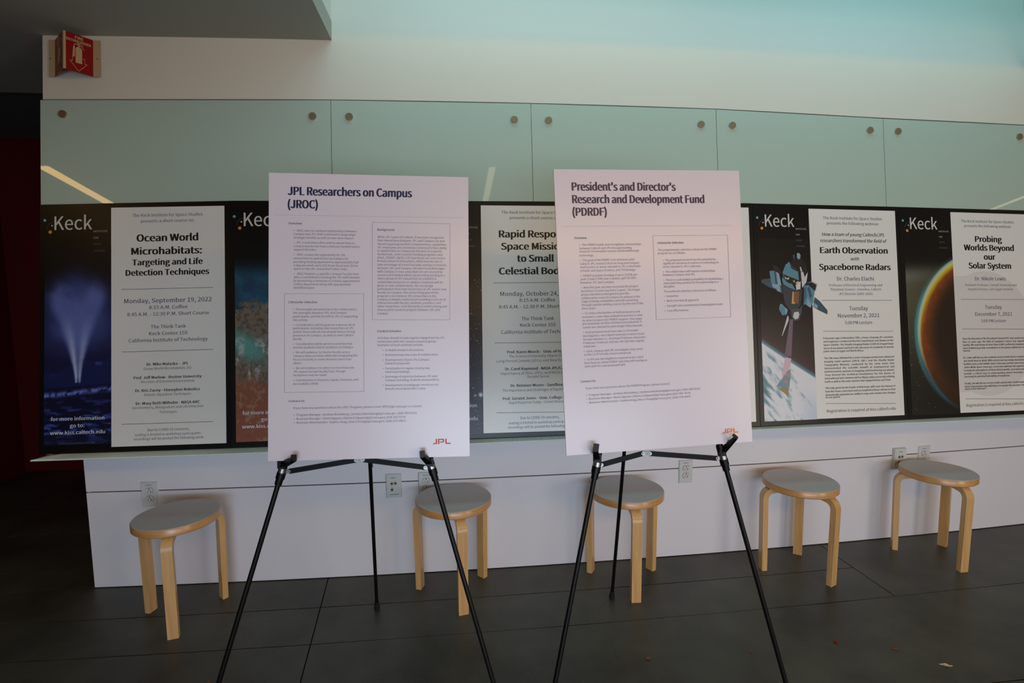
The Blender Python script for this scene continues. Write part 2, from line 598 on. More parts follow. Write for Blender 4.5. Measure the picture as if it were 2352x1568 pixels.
# ------------------------------------------------------------------ TRAY
root = empty('poster_tray', (0.8, -0.15, 0.72))
tag(root, 'long pale perforated metal tray carrying the row of black posters', 'tray')
TX = [-1.746, -1.66, -1.3, -0.95, -0.5, 0.057, 0.477, 0.95, 1.399, 1.85, 2.216, 2.85, 3.4, 4.0]
TYo = [-0.186, -0.190, -0.213, -0.233, -0.247, -0.2536, -0.2531, -0.246, -0.2327, -0.226, -0.2193, -0.2072, -0.195, -0.18]
zt_ = lambda x: 0.7325 - 0.0018 * (x - 0.8) ** 2
bm = BM()
xin = [-1.775] + TX[1:]
vs = []
for x, xo, yo in zip([-1.70] + TX[1:], TX, TYo):
    yi = yg(x, .73) - 0.003
    z = zt_(x) - 0.002
    col = [(x, yi, z + 0.0), (xo, yo, z), (xo, yo, z - 0.004), (xo, yo + 0.004, z - 0.006), (x, yi, z - 0.004)]
    vs.append([bm.verts.new(Vector(c) - root.location) for c in col])
for a, b in zip(vs[:-1], vs[1:]):
    for i in range(5):
        bm.faces.new((a[i], b[i], b[(i + 1) % 5], a[(i + 1) % 5]))
bm.faces.new(vs[0])
bm.faces.new(vs[-1][::-1])
obm('shelf', bm, M['tray'], root)
# fine corrugation of the perforated sheet
rv, rf = [], []
x = -1.742
while x < 3.35:
    yo = float(np.interp(x, TX, TYo))
    xi = min(max(x, -1.70), 4) + (0.03 if x < -1.66 else 0.0)
    yi = -0.03 + float(yg(x, .73)) - 0.04
    z = zt_(x) - 0.002
    k = len(rv)
    h = 0.0022
    for (px, py) in ((x, yo - 0.0012), (xi, yi)):
        for dx, dz in ((-0.0016, -0.003), (0.0, h), (0.0016, -0.003)):
            rv.append((px + dx - root.location.x, py - root.location.y, z + dz - root.location.z))
    rf += [(k, k + 1, k + 4, k + 3), (k + 1, k + 2, k + 5, k + 4), (k, k + 2, k + 1), (k + 3, k + 4, k + 5)]
    x += 0.0068
rib = mk('ribbing', rv, rf, M['tray'], root)
rib['kind'] = 'stuff'

# ------------------------------------------------------------------ LETTERING
FD = os.path.join(bpy.utils.resource_path('LOCAL'), 'datafiles', 'fonts')


def getfont(fn):
    try:
        return bpy.data.fonts.load(os.path.join(FD, fn))
    except Exception:
        return None


F_HUM = getfont('Noto Sans CJK Regular.woff2')
F_SANS = F_HUM
_cap = {}
_tc = {}


def glyphs(txt, font, res=2, bold=0.0, shear=0.0):
    """text -> (verts Nx2 scaled to cap height 1, faces, width)"""
    key = (txt, font.name if font else '', bold, shear, res)
    if key in _tc:
        return _tc[key]
    out = []
    for s in ('H', txt):
        fk = (font.name if font else '')
        if s == 'H' and fk in _cap:
            out.append(None)
            continue
        cu = bpy.data.curves.new('t', 'FONT')
        if font:
            cu.font = font
        cu.body = s
        cu.resolution_u = res
        if s != 'H':
            cu.offset = bold
            cu.shear = shear
        ob = bpy.data.objects.new('t', cu)
        COL.objects.link(ob)
        dg = bpy.context.evaluated_depsgraph_get()
        me = bpy.data.meshes.new_from_object(ob.evaluated_get(dg))
        co = np.empty(len(me.vertices) * 3)
        me.vertices.foreach_get('co', co)
        co = co.reshape(-1, 3)[:, :2]
        fc = [tuple(p.vertices) for p in me.polygons]
        bpy.data.objects.remove(ob)
        bpy.data.curves.remove(cu)
        bpy.data.meshes.remove(me)
        if s == 'H':
            _cap[fk] = co[:, 1].max() - co[:, 1].min()
            out.append(None)
        else:
            out.append((co, fc))
    co, fc = out[1]
    co = co / _cap[font.name if font else '']
    x0, x1 = co[:, 0].min(), co[:, 0].max()
    co = co - np.array([x0, 0])
    _tc[key] = (co, fc, x1 - x0)
    return _tc[key]


# style: font, strikes (horizontal shifts in cap heights that thicken the stems), shear
STY = {'n': (0, (0, .02), 0), 'm': (0, (0, .03), 0), 'B': (0, (-.07, -.035, 0, .035, .07), 0), 'b': (0, (-.05, 0, .05), 0), 'k': (0, (0,), 0), 'i': (0, (-.025, .025), .25), 'W': (0, (-.01, .01), 0),
       'w': (0, (0,), 0), 'v': (0, (0,), 0), 'V': (0, (-.035, .035), 0), 'T': (1, (-.06, -.03, 0, .03, .06), 0), 'U': (1, (-.06, -.03, 0, .03, .06), 0), 'H': (1, (-.025, .025), 0), 'g': (1, (0,), 0), 'h': (1, (0,), 0)}


class Board:
    """flat board given by 4 world corners TL, TR, BR, BL (front face)"""

    def __init__(self, name, c, thick, m_face, m_side, bevel=0):
        self.c = [Vector(q) for q in c]
        n0 = (self.c[2] - self.c[3]).cross(self.c[0] - self.c[3]).normalized()      # keep the board flat
        self.c[1] -= n0 * (self.c[1] - self.c[3]).dot(n0)
        self.o = (self.c[2] + self.c[3]) / 2
        n = (self.c[1] - self.c[0]).cross(self.c[3] - self.c[0]).normalized()
        if n.y > 0:
            n = -n
        self.n = n                      # towards the viewer
        self.root = empty(name, self.o)
        bm = BM()
        TL, TR, BR, BL = self.c
        F = [v - self.o for v in (BL, BR, TR, TL)]
        Bk = [v - n * thick for v in F]
        hexa(bm, Bk + F)
        s = obm('board', bm, [m_face, m_side], self.root)
        for p in s.data.polygons:
            if p.normal.dot(n) < 0.9:
                p.material_index = 1
        self.ink = {}

    def P(self, u, v, off=0.0):
        TL, TR, BR, BL = self.c
        return (BL * (1 - u) + BR * u) * (1 - v) + (TL * (1 - u) + TR * u) * v + self.n * off - self.o

    def poly(self, name, uv, off, m, parent=None):
        return mk(name, [self.P(u, v, off) for u, v in uv], [tuple(range(len(uv)))], m, parent or self.root)

    def _buf(self, st):
        return self.ink.setdefault(st, ([], []))

    def line(self, u0, v0, u1, v1, wd, st='r', off=0.0008):
        V, Fc = self._buf(st)
        a, b = self.P(u0, v0, off), self.P(u1, v1, off)
        d = (b - a).normalized()
        s = self.n.cross(d) * wd / 2
        k = len(V)
        V += [a - s, b - s, b + s, a + s]
        Fc.append((k, k + 1, k + 2, k + 3))

    def shape(self, uv, st, off=0.0008):
        V, Fc = self._buf(st)
        k = len(V)
        V += [self.P(u, v, off) for u, v in uv]
        Fc.append(tuple(range(k, k + len(uv))))

    def text(self, st, txt, u0, v, u1, cap, off=0.0009):
        fi, bo, sh = STY[st]
        font = (F_HUM, F_SANS)[fi]
        co, fc, wd = glyphs(txt, font, 3 if cap > .025 else 2, 0.0, sh)
        V, Fc = self._buf(st)
        TL, TR, BR, BL = [np.array(q) for q in self.c]
        asp = (self.c[0] - self.c[3]).length / (self.c[2] - self.c[3]).length
        for q, dx in enumerate(bo):
            k = len(V)
            for dy in (0,):
                U = (u0 + co[:, 0] / wd * (u1 - u0) + dx * cap * asp)[:, None]
                W = (v + co[:, 1] * cap)[:, None]
                X = (BL * (1 - U) + BR * U) * (1 - W) + (TL * (1 - U) + TR * U) * W + np.array(self.n) * (off + q * 2e-5) - np.array(self.o)
                V += [Vector(p) for p in X]
                Fc += [tuple(i + k for i in f) for f in fc]

        if txt[0] == '•':               # a bolder bullet than the font's own
            r = cap * .17
            self.shape([(u0 + (cap * .15 + r * math.cos(a * math.pi / 5)) * asp, v + cap * .42 + r * math.sin(a * math.pi / 5)) for a in range(10)], st, off + 1e-4)

    def rule(self, u0, v0, u1, v1, wd, st):
        self.line(u0, v0, u1, v1, wd, '_')
        V, Fc = self.ink.pop('_')
        mk('ruled_line', V, Fc, INKM[st], self.root)

    def flush(self, name='lettering'):
        for st, (V, Fc) in self.ink.items():
            mk('logo_letters' if st in 'RO' else name, V, Fc, INKM[st], self.root)['kind'] = 'stuff'
        self.ink = {}


def draw(b, rows, du=0.0):
    for st, t, u0, v, u1, cap in rows:
        b.text(st, t, u0 / 1e4 + du, v / 1e4, u1 / 1e4 + du, cap / 1e4)


# value noise used to paint the printed pictures
def vnoise(x, y, seed=0):
    xi, yi = np.floor(x).astype(int), np.floor(y).astype(int)
    xf, yf = x - xi, y - yi

    def h(a, b):
        n = (a * 374761393 + b * 668265263 + seed * 1442695041) & 0xffffffff
        n = ((n ^ (n >> 13)) * 1274126177) & 0xffffffff
        return ((n ^ (n >> 16)) & 0xffff) / 65535.0
    sx, sy = xf * xf * (3 - 2 * xf), yf * yf * (3 - 2 * yf)
    return (h(xi, yi) * (1 - sx) + h(xi + 1, yi) * sx) * (1 - sy) + (h(xi, yi + 1) * (1 - sx) + h(xi + 1, yi + 1) * sx) * sy


def fbm(x, y, seed=0, oct=5):
    s, a, t = 0, 0.5, 0
    for i in range(oct):
        s = s + a * vnoise(x * 2 ** i + 17.3 * i, y * 2 ** i + 9.1 * i, seed + i)
        t += a
        a *= 0.55
    return s / t


def sm(a, b, x):
    t = np.clip((x - a) / (b - a), 0, 1)
    return t * t * (3 - 2 * t)


def mixc(c, d, t):
    return c * (1 - t[..., None]) + np.array(d, float) * t[..., None]


PM = bpy.data.materials.new('printed_picture')
PM.use_nodes = True
_b = PM.node_tree.nodes['Principled BSDF']
_b.inputs['Roughness'].default_value = 0.36
_b.inputs['Specular IOR Level'].default_value = 0.3
_b.inputs['Coat Weight'].default_value = 0.12
_b.inputs['Coat Roughness'].default_value = 0.2
_a = PM.node_tree.nodes.new('ShaderNodeVertexColor')
_a.layer_name = 'print'
PM.node_tree.links.new(_a.outputs['Color'], _b.inputs['Base Color'])


def picture(b, uv, nx, ny, paint, name='picture', off=0.0006):
    """uv: (u0,v0,u1,v1); paint(X,Y) -> sRGB 0-255 array, X right 0..1, Y down 0..1"""
    u0, v0, u1, v1 = uv
    X, Y = np.meshgrid(np.linspace(0, 1, nx), np.linspace(0, 1, ny))
    col = np.clip(paint(X, Y), 0, 255) / 255
    colL = np.where(col <= 0.04045, col / 12.92, ((col + 0.055) / 1.055) ** 2.4).reshape(-1, 3)
    U = (u0 + (u1 - u0) * X).reshape(-1, 1)
    W = (v1 + (v0 - v1) * Y).reshape(-1, 1)
    TL, TR, BR, BL = [np.array(q) for q in b.c]
    P_ = (BL * (1 - U) + BR * U) * (1 - W) + (TL * (1 - U) + TR * U) * W + np.array(b.n) * off - np.array(b.o)
    idx = np.arange(nx * ny).reshape(ny, nx)
    f = np.stack([idx[1:, :-1], idx[1:, 1:], idx[:-1, 1:], idx[:-1, :-1]], -1).reshape(-1, 4)
    me = bpy.data.meshes.new(name)
    me.vertices.add(len(P_))
    me.vertices.foreach_set('co', P_.astype(np.float32).ravel())
    me.loops.add(f.size)
    me.loops.foreach_set('vertex_index', f.ravel().astype(np.int32))
    me.polygons.add(len(f))
    me.polygons.foreach_set('loop_start', np.arange(0, f.size, 4, dtype=np.int32))
    me.update(calc_edges=True)
    ca = me.color_attributes.new('print', 'FLOAT_COLOR', 'POINT')
    ca.data.foreach_set('color', np.c_[colL, np.ones(len(colL))].astype(np.float32).ravel())
    return link(name, me, PM, b.root)


def p_geyser(X, Y):
    c = np.zeros(X.shape + (3,)) + np.array([14, 14, 18.])
    n = fbm(X * 6, Y * 16, 3)
    c = mixc(c, (24, 26, 62), sm(.12, .45, Y))
    cloud = np.exp(-((X - .5) / .50) ** 2 * 1.1) * sm(.04 + .10 * np.abs(X - .5), .30, Y) * (1 - sm(.42, .60, Y)) * (.5 + n * .9)
    c = mixc(c, (60, 74, 132), np.clip(cloud * 1.4, 0, 1) * .95)
    t = np.clip((.68 - Y) / .44, 0, 1)
    hw = .05 + .42 * t ** 1.45
    cx = .50 - .02 * t
    e = np.abs(X - cx) / hw
    top = 1 - sm(.30, .19, Y + .03 * np.sin(X * 9) + .05 * (n - .5)) if False else sm(.17, .30, Y + .05 * (n - .5) + .035 * np.cos((X - .25) * 12))
    pl = sm(1.2, .7, e) * top * (Y < .695) * (.72 + .28 * sm(.3, .7, Y)) * (.78 + .44 * n)
    c = mixc(c, (100, 114, 178), np.clip(pl * (.72 + .28 * sm(.25, .6, t)), 0, 1) * sm(.70, .66, Y))
    for s_, cc in ((-.55, 1.15), (.60, .9)):
        st = np.exp(-((X - cx - s_ * hw * .9) / (.016 + .09 * t)) ** 2) * sm(.30, .60, Y) * (Y < .69)
        c = mixc(c, (176, 188, 222), np.clip(st * .75 * cc, 0, 1))
    ridge = .625 - .075 * X + .02 * np.sin(X * 9)
    mt = sm(ridge, ridge + .015, Y) * (1 - pl)
    nn = fbm(X * 14, Y * 30, 9)
    c = mixc(c, (26, 36, 82), mt * .75)
    c = mixc(c, (72, 92, 170), mt * sm(.55, .8, nn) * (1 - sm(.0, .04, Y - ridge)) * .9)
    wat = sm(.712 - .015 * X, .722 - .015 * X, Y)
    w1 = fbm(X * 7 + Y * 3, Y * 70, 21)
    c = mixc(c, (18, 20, 48), wat)
    c = mixc(c, (64, 82, 168), wat * sm(.50, .74, w1) * (.45 + .5 * sm(.80, .88, Y)))
    band = np.exp(-((Y - (.755 - .03 * X)) / .012) ** 2)
    c = mixc(c, (104, 122, 206), wat * band * sm(.3, .6, fbm(X * 22, Y * 60, 5)))
    c = mixc(c, (22, 26, 50), sm(.93, 1, Y) * .8)
    return c


def p_coast(X, Y):
    c = np.zeros(X.shape + (3,)) + np.array([10, 12, 14.])
    n = fbm(X * 4, Y * 12, 31)
    n2 = fbm(X * 11, Y * 33, 37)
    c = mixc(c, (34, 84, 102), sm(.06, .2, Y) * (.5 + n))
    c = mixc(c, (44, 54, 96), sm(.45, .65, n2) * sm(.1, .2, Y) * .6)
    n3 = fbm(X * 26, Y * 74, 43)
    b = sm(.30, .325, Y + .10 * (n2 - .5) + .08 * (n - .5) + .03 * (n3 - .5))
    c = mixc(c, (124, 108, 92), b)
    c = mixc(c, (76, 68, 60), b * sm(.42, .7, n3) * .75)
    g = np.exp(-(((X - .15) / .32) ** 2 + ((Y - .50 - .15 * (X)) / .06) ** 2))
    c = mixc(c, (96, 150, 142), np.clip(g * 1.3, 0, 1))
    wv = sm(.52, .66, fbm(X * 9 + 3, Y * 20, 41)) * sm(.45, .52, Y) * (1 - sm(.72, .8, Y))
    wv = wv * sm(.3, .6, n3)
    c = mixc(c, (184, 184, 182), wv * .8)
    r = sm(.62, .78, Y + .2 * (n - .5))
    c = mixc(c, (140, 78, 56), r * .85)
    c = mixc(c, (160, 138, 108), r * sm(.5, .68, n3 * .6 + n2 * .4) * .6)
    return c


def p_stars(X, Y):
    c = np.zeros(X.shape + (3,)) + np.array([13, 12, 13.])
    n = fbm(X * 3, Y * 9, 51)
    c = mixc(c, (44, 38, 52), sm(.18, .8, Y) * (.5 + .7 * n))
    rs = np.random.RandomState(4)
    ny, nx = X.shape
    for _ in range(820):
        y = rs.rand() ** .75
        x = rs.rand()
        if y < .2:
            continue
        j, i = int(y * (ny - 1)), int(x * (nx - 1))
        br = 60 + 150 * rs.rand() ** 3
        c[j, i] = np.maximum(c[j, i], np.array([br, br, br * 1.03]))
        if rs.rand() < .12:
            c[j, min(i + 1, nx - 1)] = c[j, i]
            c[min(j + 1, ny - 1), i] = c[j, i]
            c[min(j + 1, ny - 1), min(i + 1, nx - 1)] = c[j, i]
    for x, y, r, cc in ((.965, .80, .022, (200, 226, 232)), (.88, .803, .012, (150, 190, 205))):
        d = np.hypot((X - x) * .34, (Y - y))
        c = mixc(c, cc, np.clip(1.4 - d / (r * .55), 0, 1))
    return c


def p_earth(X, Y):
    c = np.zeros(X.shape + (3,)) + np.array([20, 17, 15.])
    c = mixc(c, (72, 56, 46), sm(.12, .75, Y) * .62)  # warm reflection in the glossy print, painted in as brown towards the bottom
    edge = .574 + .2 * X - .012 * (X - .5) ** 2
    d = Y - edge
    c = mixc(c, (96, 62, 66), np.exp(-(np.clip(-d, 0, 1) / .05)) * .6 * (d < 0))
    c = mixc(c, (74, 140, 160), np.exp(-(np.abs(d + .006) / .011) ** 2) * .9)
    e = sm(-.004, .008, d)
    n = fbm(X * 5 - Y * 6, Y * 18 - X * 5, 61)
    n2 = fbm(X * 14 - Y * 12, Y * 42 - X * 10, 67)
    c = mixc(c, (222, 224, 228), e)
    c = mixc(c, (104, 148, 160), e * sm(.40, .62, n * .6 + n2 * .4 - .24 * X) * sm(.02, .06, d) * .95)
    c = mixc(c, (70, 112, 124), e * sm(.56, .72, n) * sm(.12, .3, d) * .9)
    c = mixc(c, (170, 190, 214), e * sm(.6, 1.0, X) * sm(.05, .25, d) * .6)
    return c


def p_planet(X, Y):
    # X over 0.03..0.373 of the poster, Y from 0.76 down to 0.02
    c = np.zeros(X.shape + (3,)) + np.array([13, 12, 12.])
    c = mixc(c, (86, 86, 66), sm(.0, .16, Y) * (1 - .75 * sm(.2, .95, Y)) * (1.0 - .35 * X))
    c = mixc(c, (120, 122, 118), np.exp(-((Y - .13 + .05 * X) / .045) ** 2) * (1 - X) * .55)
    cx, cy, R = 1.66, .50, 1.445
    asp = 2.75                      # picture height / width
    r = np.hypot(X - cx, (Y - cy) * asp * 1.0) / R
    th = np.arctan2((Y - cy) * asp, X - cx)
    n = fbm(X * 6 + Y * 8, Y * 20 - X * 4, 71)
    up = sm(.80, .30, Y)
    inner = r < 1
    dk = np.zeros_like(X)
    disc = mixc(np.zeros(X.shape + (3,)) + np.array([44, 34, 26.]), (150, 74, 30), sm(.70, .96, r) * (.55 + .6 * n) * sm(1.0, .45, Y))
    disc = mixc(disc, (196, 178, 40), sm(.90, .965, r) * sm(.62, .15, Y))
    disc = mixc(disc, (214, 202, 150), sm(.955, .99, r) * sm(.9, .4, Y) * .9)
    t = sm(1.008, .992, r)
    c = c * (1 - t[..., None]) + disc * t[..., None]
    c = mixc(c, (180, 214, 196), np.exp(-((r - 1.01) / .016) ** 2) * sm(.85, .45, Y) * .9)
    c = mixc(c, (64, 150, 152), np.exp(-((r - 1.04) / .022) ** 2) * sm(1.0, .55, Y) * (.25 + .75 * sm(.1, .35, Y)) * .9)
    c = mixc(c, (50, 100, 130), np.exp(-((r - 1.01) / .02) ** 2) * sm(.6, .8, Y) * sm(1.02, .85, Y) * .9)
    rs = np.random.RandomState(8)
    ny, nx = X.shape
    for _ in range(46):
        x, y = rs.rand() ** 1.6 * .6, .2 + .78 * rs.rand()
        j, i = int(y * (ny - 1)), int(x * (nx - 1))
        if r[j, i] > 1.05:
            c[j, i] = (150, 160, 150)
    return c



TEXT = {
'P1': [
('n', 'The Keck Institute for Space Studies', 4842, 9415, 8575, 124),
('n', 'presents a short course on:', 5292, 9175, 8129, 124),
('B', 'Ocean World', 5084, 8398, 8312, 290),
('B', 'Microhabitats:', 4802, 7863, 8506, 282),
('B', 'Targeting and Life', 4839, 7428, 8550, 239),
('B', 'Detection Techniques', 4502, 7009, 8895, 238),
('m', 'Monday, September 19, 2022', 4407, 5899, 9027, 173),
('m', '8:15 A.M. Coffee', 5714, 5640, 7737, 137),
('m', '8:45 A.M. - 12:30 P.M. Short Course', 4565, 5375, 8882, 136),
('m', 'The Think Tank', 5796, 4858, 7657, 136),
('m', 'Keck Center 155', 5711, 4586, 7731, 136),
('m', 'California Institute of Technology', 4639, 4322, 8807, 136),
('b', 'Dr. Mike Malaska -  JPL', 5586, 3373, 7779, 107),
('k', 'Ocean World Microhabitats 101', 5418, 3202, 7937, 100),
('b', 'Prof. Jeff Marlow - Boston University', 4906, 2846, 8467, 107),
('k', 'Microbes of Extreme Environments', 5278, 2682, 8092, 100),
('b', 'Dr. Kris Zacny - Honeybee Robotics', 4989, 2334, 8379, 107),
('k', 'Robotic Aquisition Techniques', 5471, 2164, 7901, 99),
('b', 'Dr. Mary Beth Wilhelm - NASA ARC', 5016, 1823, 8375, 106),
('k', 'Geochemistry, Biosignature and Life Detection', 4821, 1660, 8561, 99),
('k', 'Techniques', 6249, 1468, 7152, 99),
('n', 'Due to COVID-19 concerns,', 5625, 768, 7817, 106),
('n', 'seating is limited to workshop participants -', 4949, 591, 8496, 99),
('n', 'recordings will be posted the following week', 4902, 428, 8560, 99),
],
'LG': [
('W', 'Keck', 766, 8947, 2715, 557),
('w', 'INSTITUTE', 2800, 8822, 3520, 72),
('w', 'FOR', 2800, 8558, 3052, 72),
('v', 'SPACE', 2801, 8297, 3193, 72),
('v', 'STUDIES', 2801, 8028, 3380, 72),
],
'LI': [
('V', 'for more information', 615, 1294, 3368, 141),
('V', 'go to:', 1599, 1020, 2336, 141),
('V', 'www.kiss.caltech.edu', 581, 752, 3406, 141),
],
'P3': [
('n', 'The Keck Institute for Space Studies', 4903, 9460, 8739, 121),
('n', 'presents a short course on:', 5378, 9225, 8266, 121),
('B', 'Rapid Response', 4763, 8433, 8973, 300),
('B', 'Space Missions', 4878, 7905, 8855, 292),
('B', 'to Small', 5788, 7385, 7891, 292),
('B', 'Celestial Bodies', 4737, 6844, 8961, 292),
('m', 'Monday, October 24, 2022', 4780, 5927, 9001, 178),
('m', '8:15 A.M. Coffee', 5874, 5671, 7946, 142),
('m', '8:45 A.M. - 12:30 P.M. Short Course', 4695, 5394, 9147, 142),
('m', 'The Think Tank', 5976, 4883, 7873, 142),
('m', 'Keck Center 155', 5895, 4613, 7955, 142),
('m', 'California Institute of Technology', 4802, 4322, 9077, 142),
('b', 'Prof. Karen Meech -  Univ. of Hawaii', 5141, 3494, 8739, 113),
('k', 'The Science of Interstellar Objects (ISOs),', 5242, 3317, 8648, 106),
('k', 'Long-Period Comets (LPCs) and Near Earth Objects', 4526, 3126, 9375, 106),
('b', 'Dr. Carol Raymond - NASA JPL/Caltech', 5015, 2786, 8881, 113),
('k', "Importance of ISOs, LPCs, and NEOs to NASA's", 4755, 2602, 9160, 106),
('k', 'Decadal Survey', 6288, 2454, 7557, 106),
('b', 'Dr. Kimmee Moore - SandboxAQ', 5317, 2086, 8615, 113),
('k', 'The Importance and Challenges of Rapid Response', 4848, 1895, 9097, 106),
('b', 'Prof. Geraint Jones - Univ. College London', 4852, 1549, 9100, 113),
('k', 'Rapid Response Today - Comet Interceptor', 5201, 1380, 8737, 106),
('n', 'Due to COVID-19 concerns,', 5857, 731, 8104, 113),
('n', 'seating is limited to workshop participants -', 5168, 533, 8837, 106),
('n', 'recordings will be posted the following week', 5127, 357, 8891, 106),
],
'P5': [
('n', 'The Keck Institute for Space Studies', 4687, 9333, 8786, 132),
('n', 'presents the following webinar:', 4929, 9091, 8570, 132),
('i', 'How a team of young Caltech/JPL', 4566, 8558, 8920, 153),
('i', 'researchers transformed the field of', 4432, 8266, 9066, 153),
('B', 'Earth Observation', 4411, 7749, 9074, 277),
('i', 'with', 6501, 7422, 7054, 146),
('B', 'Spaceborne Radars', 4301, 6971, 9230, 276),
('m', 'Dr. Charles Elachi', 5473, 6477, 8028, 174),
('n', 'Professor of Electrical Engineering and', 4913, 6209, 8591, 109),
('n', 'Planetary Science - Emeritus, Caltech', 5007, 6014, 8501, 109),
('n', 'JPL Director (2001-2016)', 5559, 5804, 7905, 109),
('m', 'Tuesday', 6233, 5095, 7519, 181),
('m', 'November 2, 2021', 5430, 4763, 8304, 180),
('m', '5:00 PM Lecture', 5891, 4453, 7781, 144),
('m', 'Registration is required at kiss.caltech.edu', 4404, 467, 9153, 128),
('b', 'Forty years ago, in November 1981, a team  of young JPL scientists', 4364, 3791, 9214, 79),
('b', 'and engineers conducted the first experiment ever flown on the', 4365, 3638, 9214, 79),
('b', 'Space Shuttle. The Shuttle Imaging Radar-A (SIR-A) imaged large', 4366, 3485, 9215, 79),
('b', 'areas of our planet and led to the discovery of a network of ancient', 4367, 3332, 9215, 79),
('b', 'paleo rivers in Egypt and North Africa.', 4369, 3195, 7099, 78),
('b', 'The SIR-A was followed by a series of progressively more advanced', 4372, 2880, 9205, 79),
('b', 'imaging  radar  systems  (SIR-B,  SIR-C  and  the  Shuttle  Radar', 4371, 2727, 9202, 79),
('b', 'Topography   Mission),   conducted   by   the   same   team,   that', 4370, 2574, 9200, 79),
('b', 'demonstrated   the   scientific   benefit   of   multispectral   and', 4369, 2422, 9198, 79),
('b', 'interferometric systems in mapping and monitoring our planet.', 4369, 2270, 9196, 79),
('b', 'They  formed  the  technical  foundations  for  the  dozen  of', 4368, 2117, 9194, 79),
('b', 'international and commercial free flying radars presently orbiting', 4367, 1965, 9192, 79),
('b', 'Earth as well as the radar systems that mapped Venus and Titan.', 4366, 1816, 8909, 78),
('b', 'This talk, given by the leader of that team, will cover the history of', 4364, 1528, 9196, 78),
('b', 'how this team conceived and accomplished these advances that', 4363, 1374, 9194, 78),
('b', 'dramatically expanded our ability to map and  monitor the changes', 4362, 1220, 9192, 78),
('b', 'on our planet.', 4361, 1114, 5379, 78),
],
'P6': [
('n', 'The Keck Institute for Space Studies', 4469, 9329, 8437, 127),
('n', 'presents the following webinar:', 4702, 9103, 8237, 127),
('B', 'Probing', 5464, 8383, 7442, 282),
('B', 'Worlds Beyond', 4609, 7960, 8321, 282),
('B', 'our', 6052, 7517, 6887, 282),
('B', 'Solar System', 4889, 7080, 8038, 282),
('m', 'Dr. Nikole Lewis', 5306, 6503, 7587, 169),
('n', 'Assistant Professor, Cornell University and', 4527, 6229, 8391, 105),
('n', 'Deputy Director, Carl Sagan Institute', 4740, 6025, 8117, 105),
('m', 'Tuesday', 5927, 5119, 7194, 175),
('m', 'December 7, 2021', 5181, 4782, 7936, 175),
('m', '5:00 PM Lecture', 5607, 4474, 7432, 140),
('m', 'Registration is required at kiss.caltech.edu', 4186, 478, 8855, 125),
('b', 'Since the discovery of the first planets beyond the solar system more', 4146, 3655, 8922, 84),
('b', 'than  25  years  ago,  the  field  of  exoplanet  science  has  expanded', 4147, 3504, 8923, 84),
('b', 'rapidly. We now know of more than 4,000 confirmed exoplanets,', 4149, 3354, 8924, 84),
('b', 'most of which bear little resemblance to the planets within our Solar', 4151, 3203, 8925, 84),
('b', 'System.', 4152, 3081, 4681, 83),
('b', 'Dr. Lewis will discuss the methods used to both detect exoplanets', 4153, 2752, 8905, 84),
('b', 'and study them in detail. With current and upcoming observational', 4153, 2601, 8903, 84),
('b', 'facilities such as the Hubble Space Telescope and the soon to launch', 4152, 2449, 8902, 84),
('b', 'James Webb Space Telescope, researchers will have the opportunity', 4152, 2297, 8901, 84),
('b', 'to study the atmospheres of these distant worlds. Such observations', 4151, 2146, 8900, 84),
('b', 'provide  a  critical  step  in  understanding  planet  formation  and', 4151, 1994, 8899, 84),
('b', 'assessing the potential habitability of exoplanets.', 4150, 1856, 7561, 83),
('b', 'Finally, she will discuss recent results and provide a look forward to', 4148, 1530, 8895, 84),
('b', 'future observations that will help us to answer the question "Are we', 4148, 1384, 8894, 84),
('b', 'alone in the Universe?"', 4148, 1272, 5734, 83),
],
'JR': [
('T', 'JPL Researchers on Campus', 945, 9230, 7090, 289),
('T', '(JROC)', 946, 8769, 2381, 289),
('H', 'Overview', 969, 8203, 1610, 71),
('g', '• JROC aims to catalyze relationships between', 1230, 7952, 4312, 71),
('g', 'Campus and JPL that could lead to long range', 1217, 7831, 4254, 71),
('g', 'strategic benefits as well as near-term impact.', 1217, 7704, 4189, 71),
('g', '• JPL researchers often wish to spend time on', 1231, 7533, 4225, 71),
('g', 'Campus but do not have a relevant funded task to', 1218, 7406, 4484, 71),
('g', 'support this time.', 1218, 7285, 2341, 71),
('g', '• JROC creates the opportunity for JPL', 1233, 7108, 3773, 71),
('g', 'researchers to spend time on Campus by', 1219, 6982, 3902, 71),
('g', 'providing funding equivalent to approximately half', 1219, 6856, 4419, 71),
('g', 'a day per week up to $25 K per fiscal year (to be', 1220, 6735, 4383, 71),
('g', "spent on the JPL researcher's labor only).", 1220, 6614, 3888, 71),
('g', '• JROC Requires a specific Campus Faculty Host', 1235, 6442, 4433, 71),
('g', 'who is committed to hosting the JPL staff member', 1221, 6321, 4490, 71),
('g', 'by sponsoring a minimum of a Visitor appointment', 1221, 6195, 4476, 71),
('g', 'in their department along with appropriately', 1222, 6074, 4031, 71),
('g', 'identified space', 1222, 5953, 2230, 71),
('H', 'Criteria for Selection', 957, 5450, 2372, 70),
('g', '• The strength and potential of the collaboration,', 1203, 5199, 4324, 70),
('g', 'the synergies between JPL and Campus', 1203, 5078, 3823, 70),
('g', 'participants, and the benefit to JPL of supporting', 1204, 4952, 4374, 70),
('g', 'this activity', 1204, 4827, 1907, 70),
('g', '• Consideration will be given to a diverse set of', 1205, 4656, 4238, 70),
('g', 'participants, including new researchers at JPL', 1205, 4541, 4174, 70),
('g', 'and/or those who do not already have a strong', 1205, 4415, 4231, 70),
('g', 'presence on Campus, as well as new Caltech', 1206, 4290, 4152, 70),
('g', 'faculty', 1206, 4169, 1620, 70),
('g', '• Consideration will be given to activities that', 1206, 3994, 4095, 70),
('g', 'involve students and/or postdocs on Campus', 1207, 3873, 4152, 70),
('g', '• We will endeavor to involve faculty across', 1207, 3703, 3995, 70),
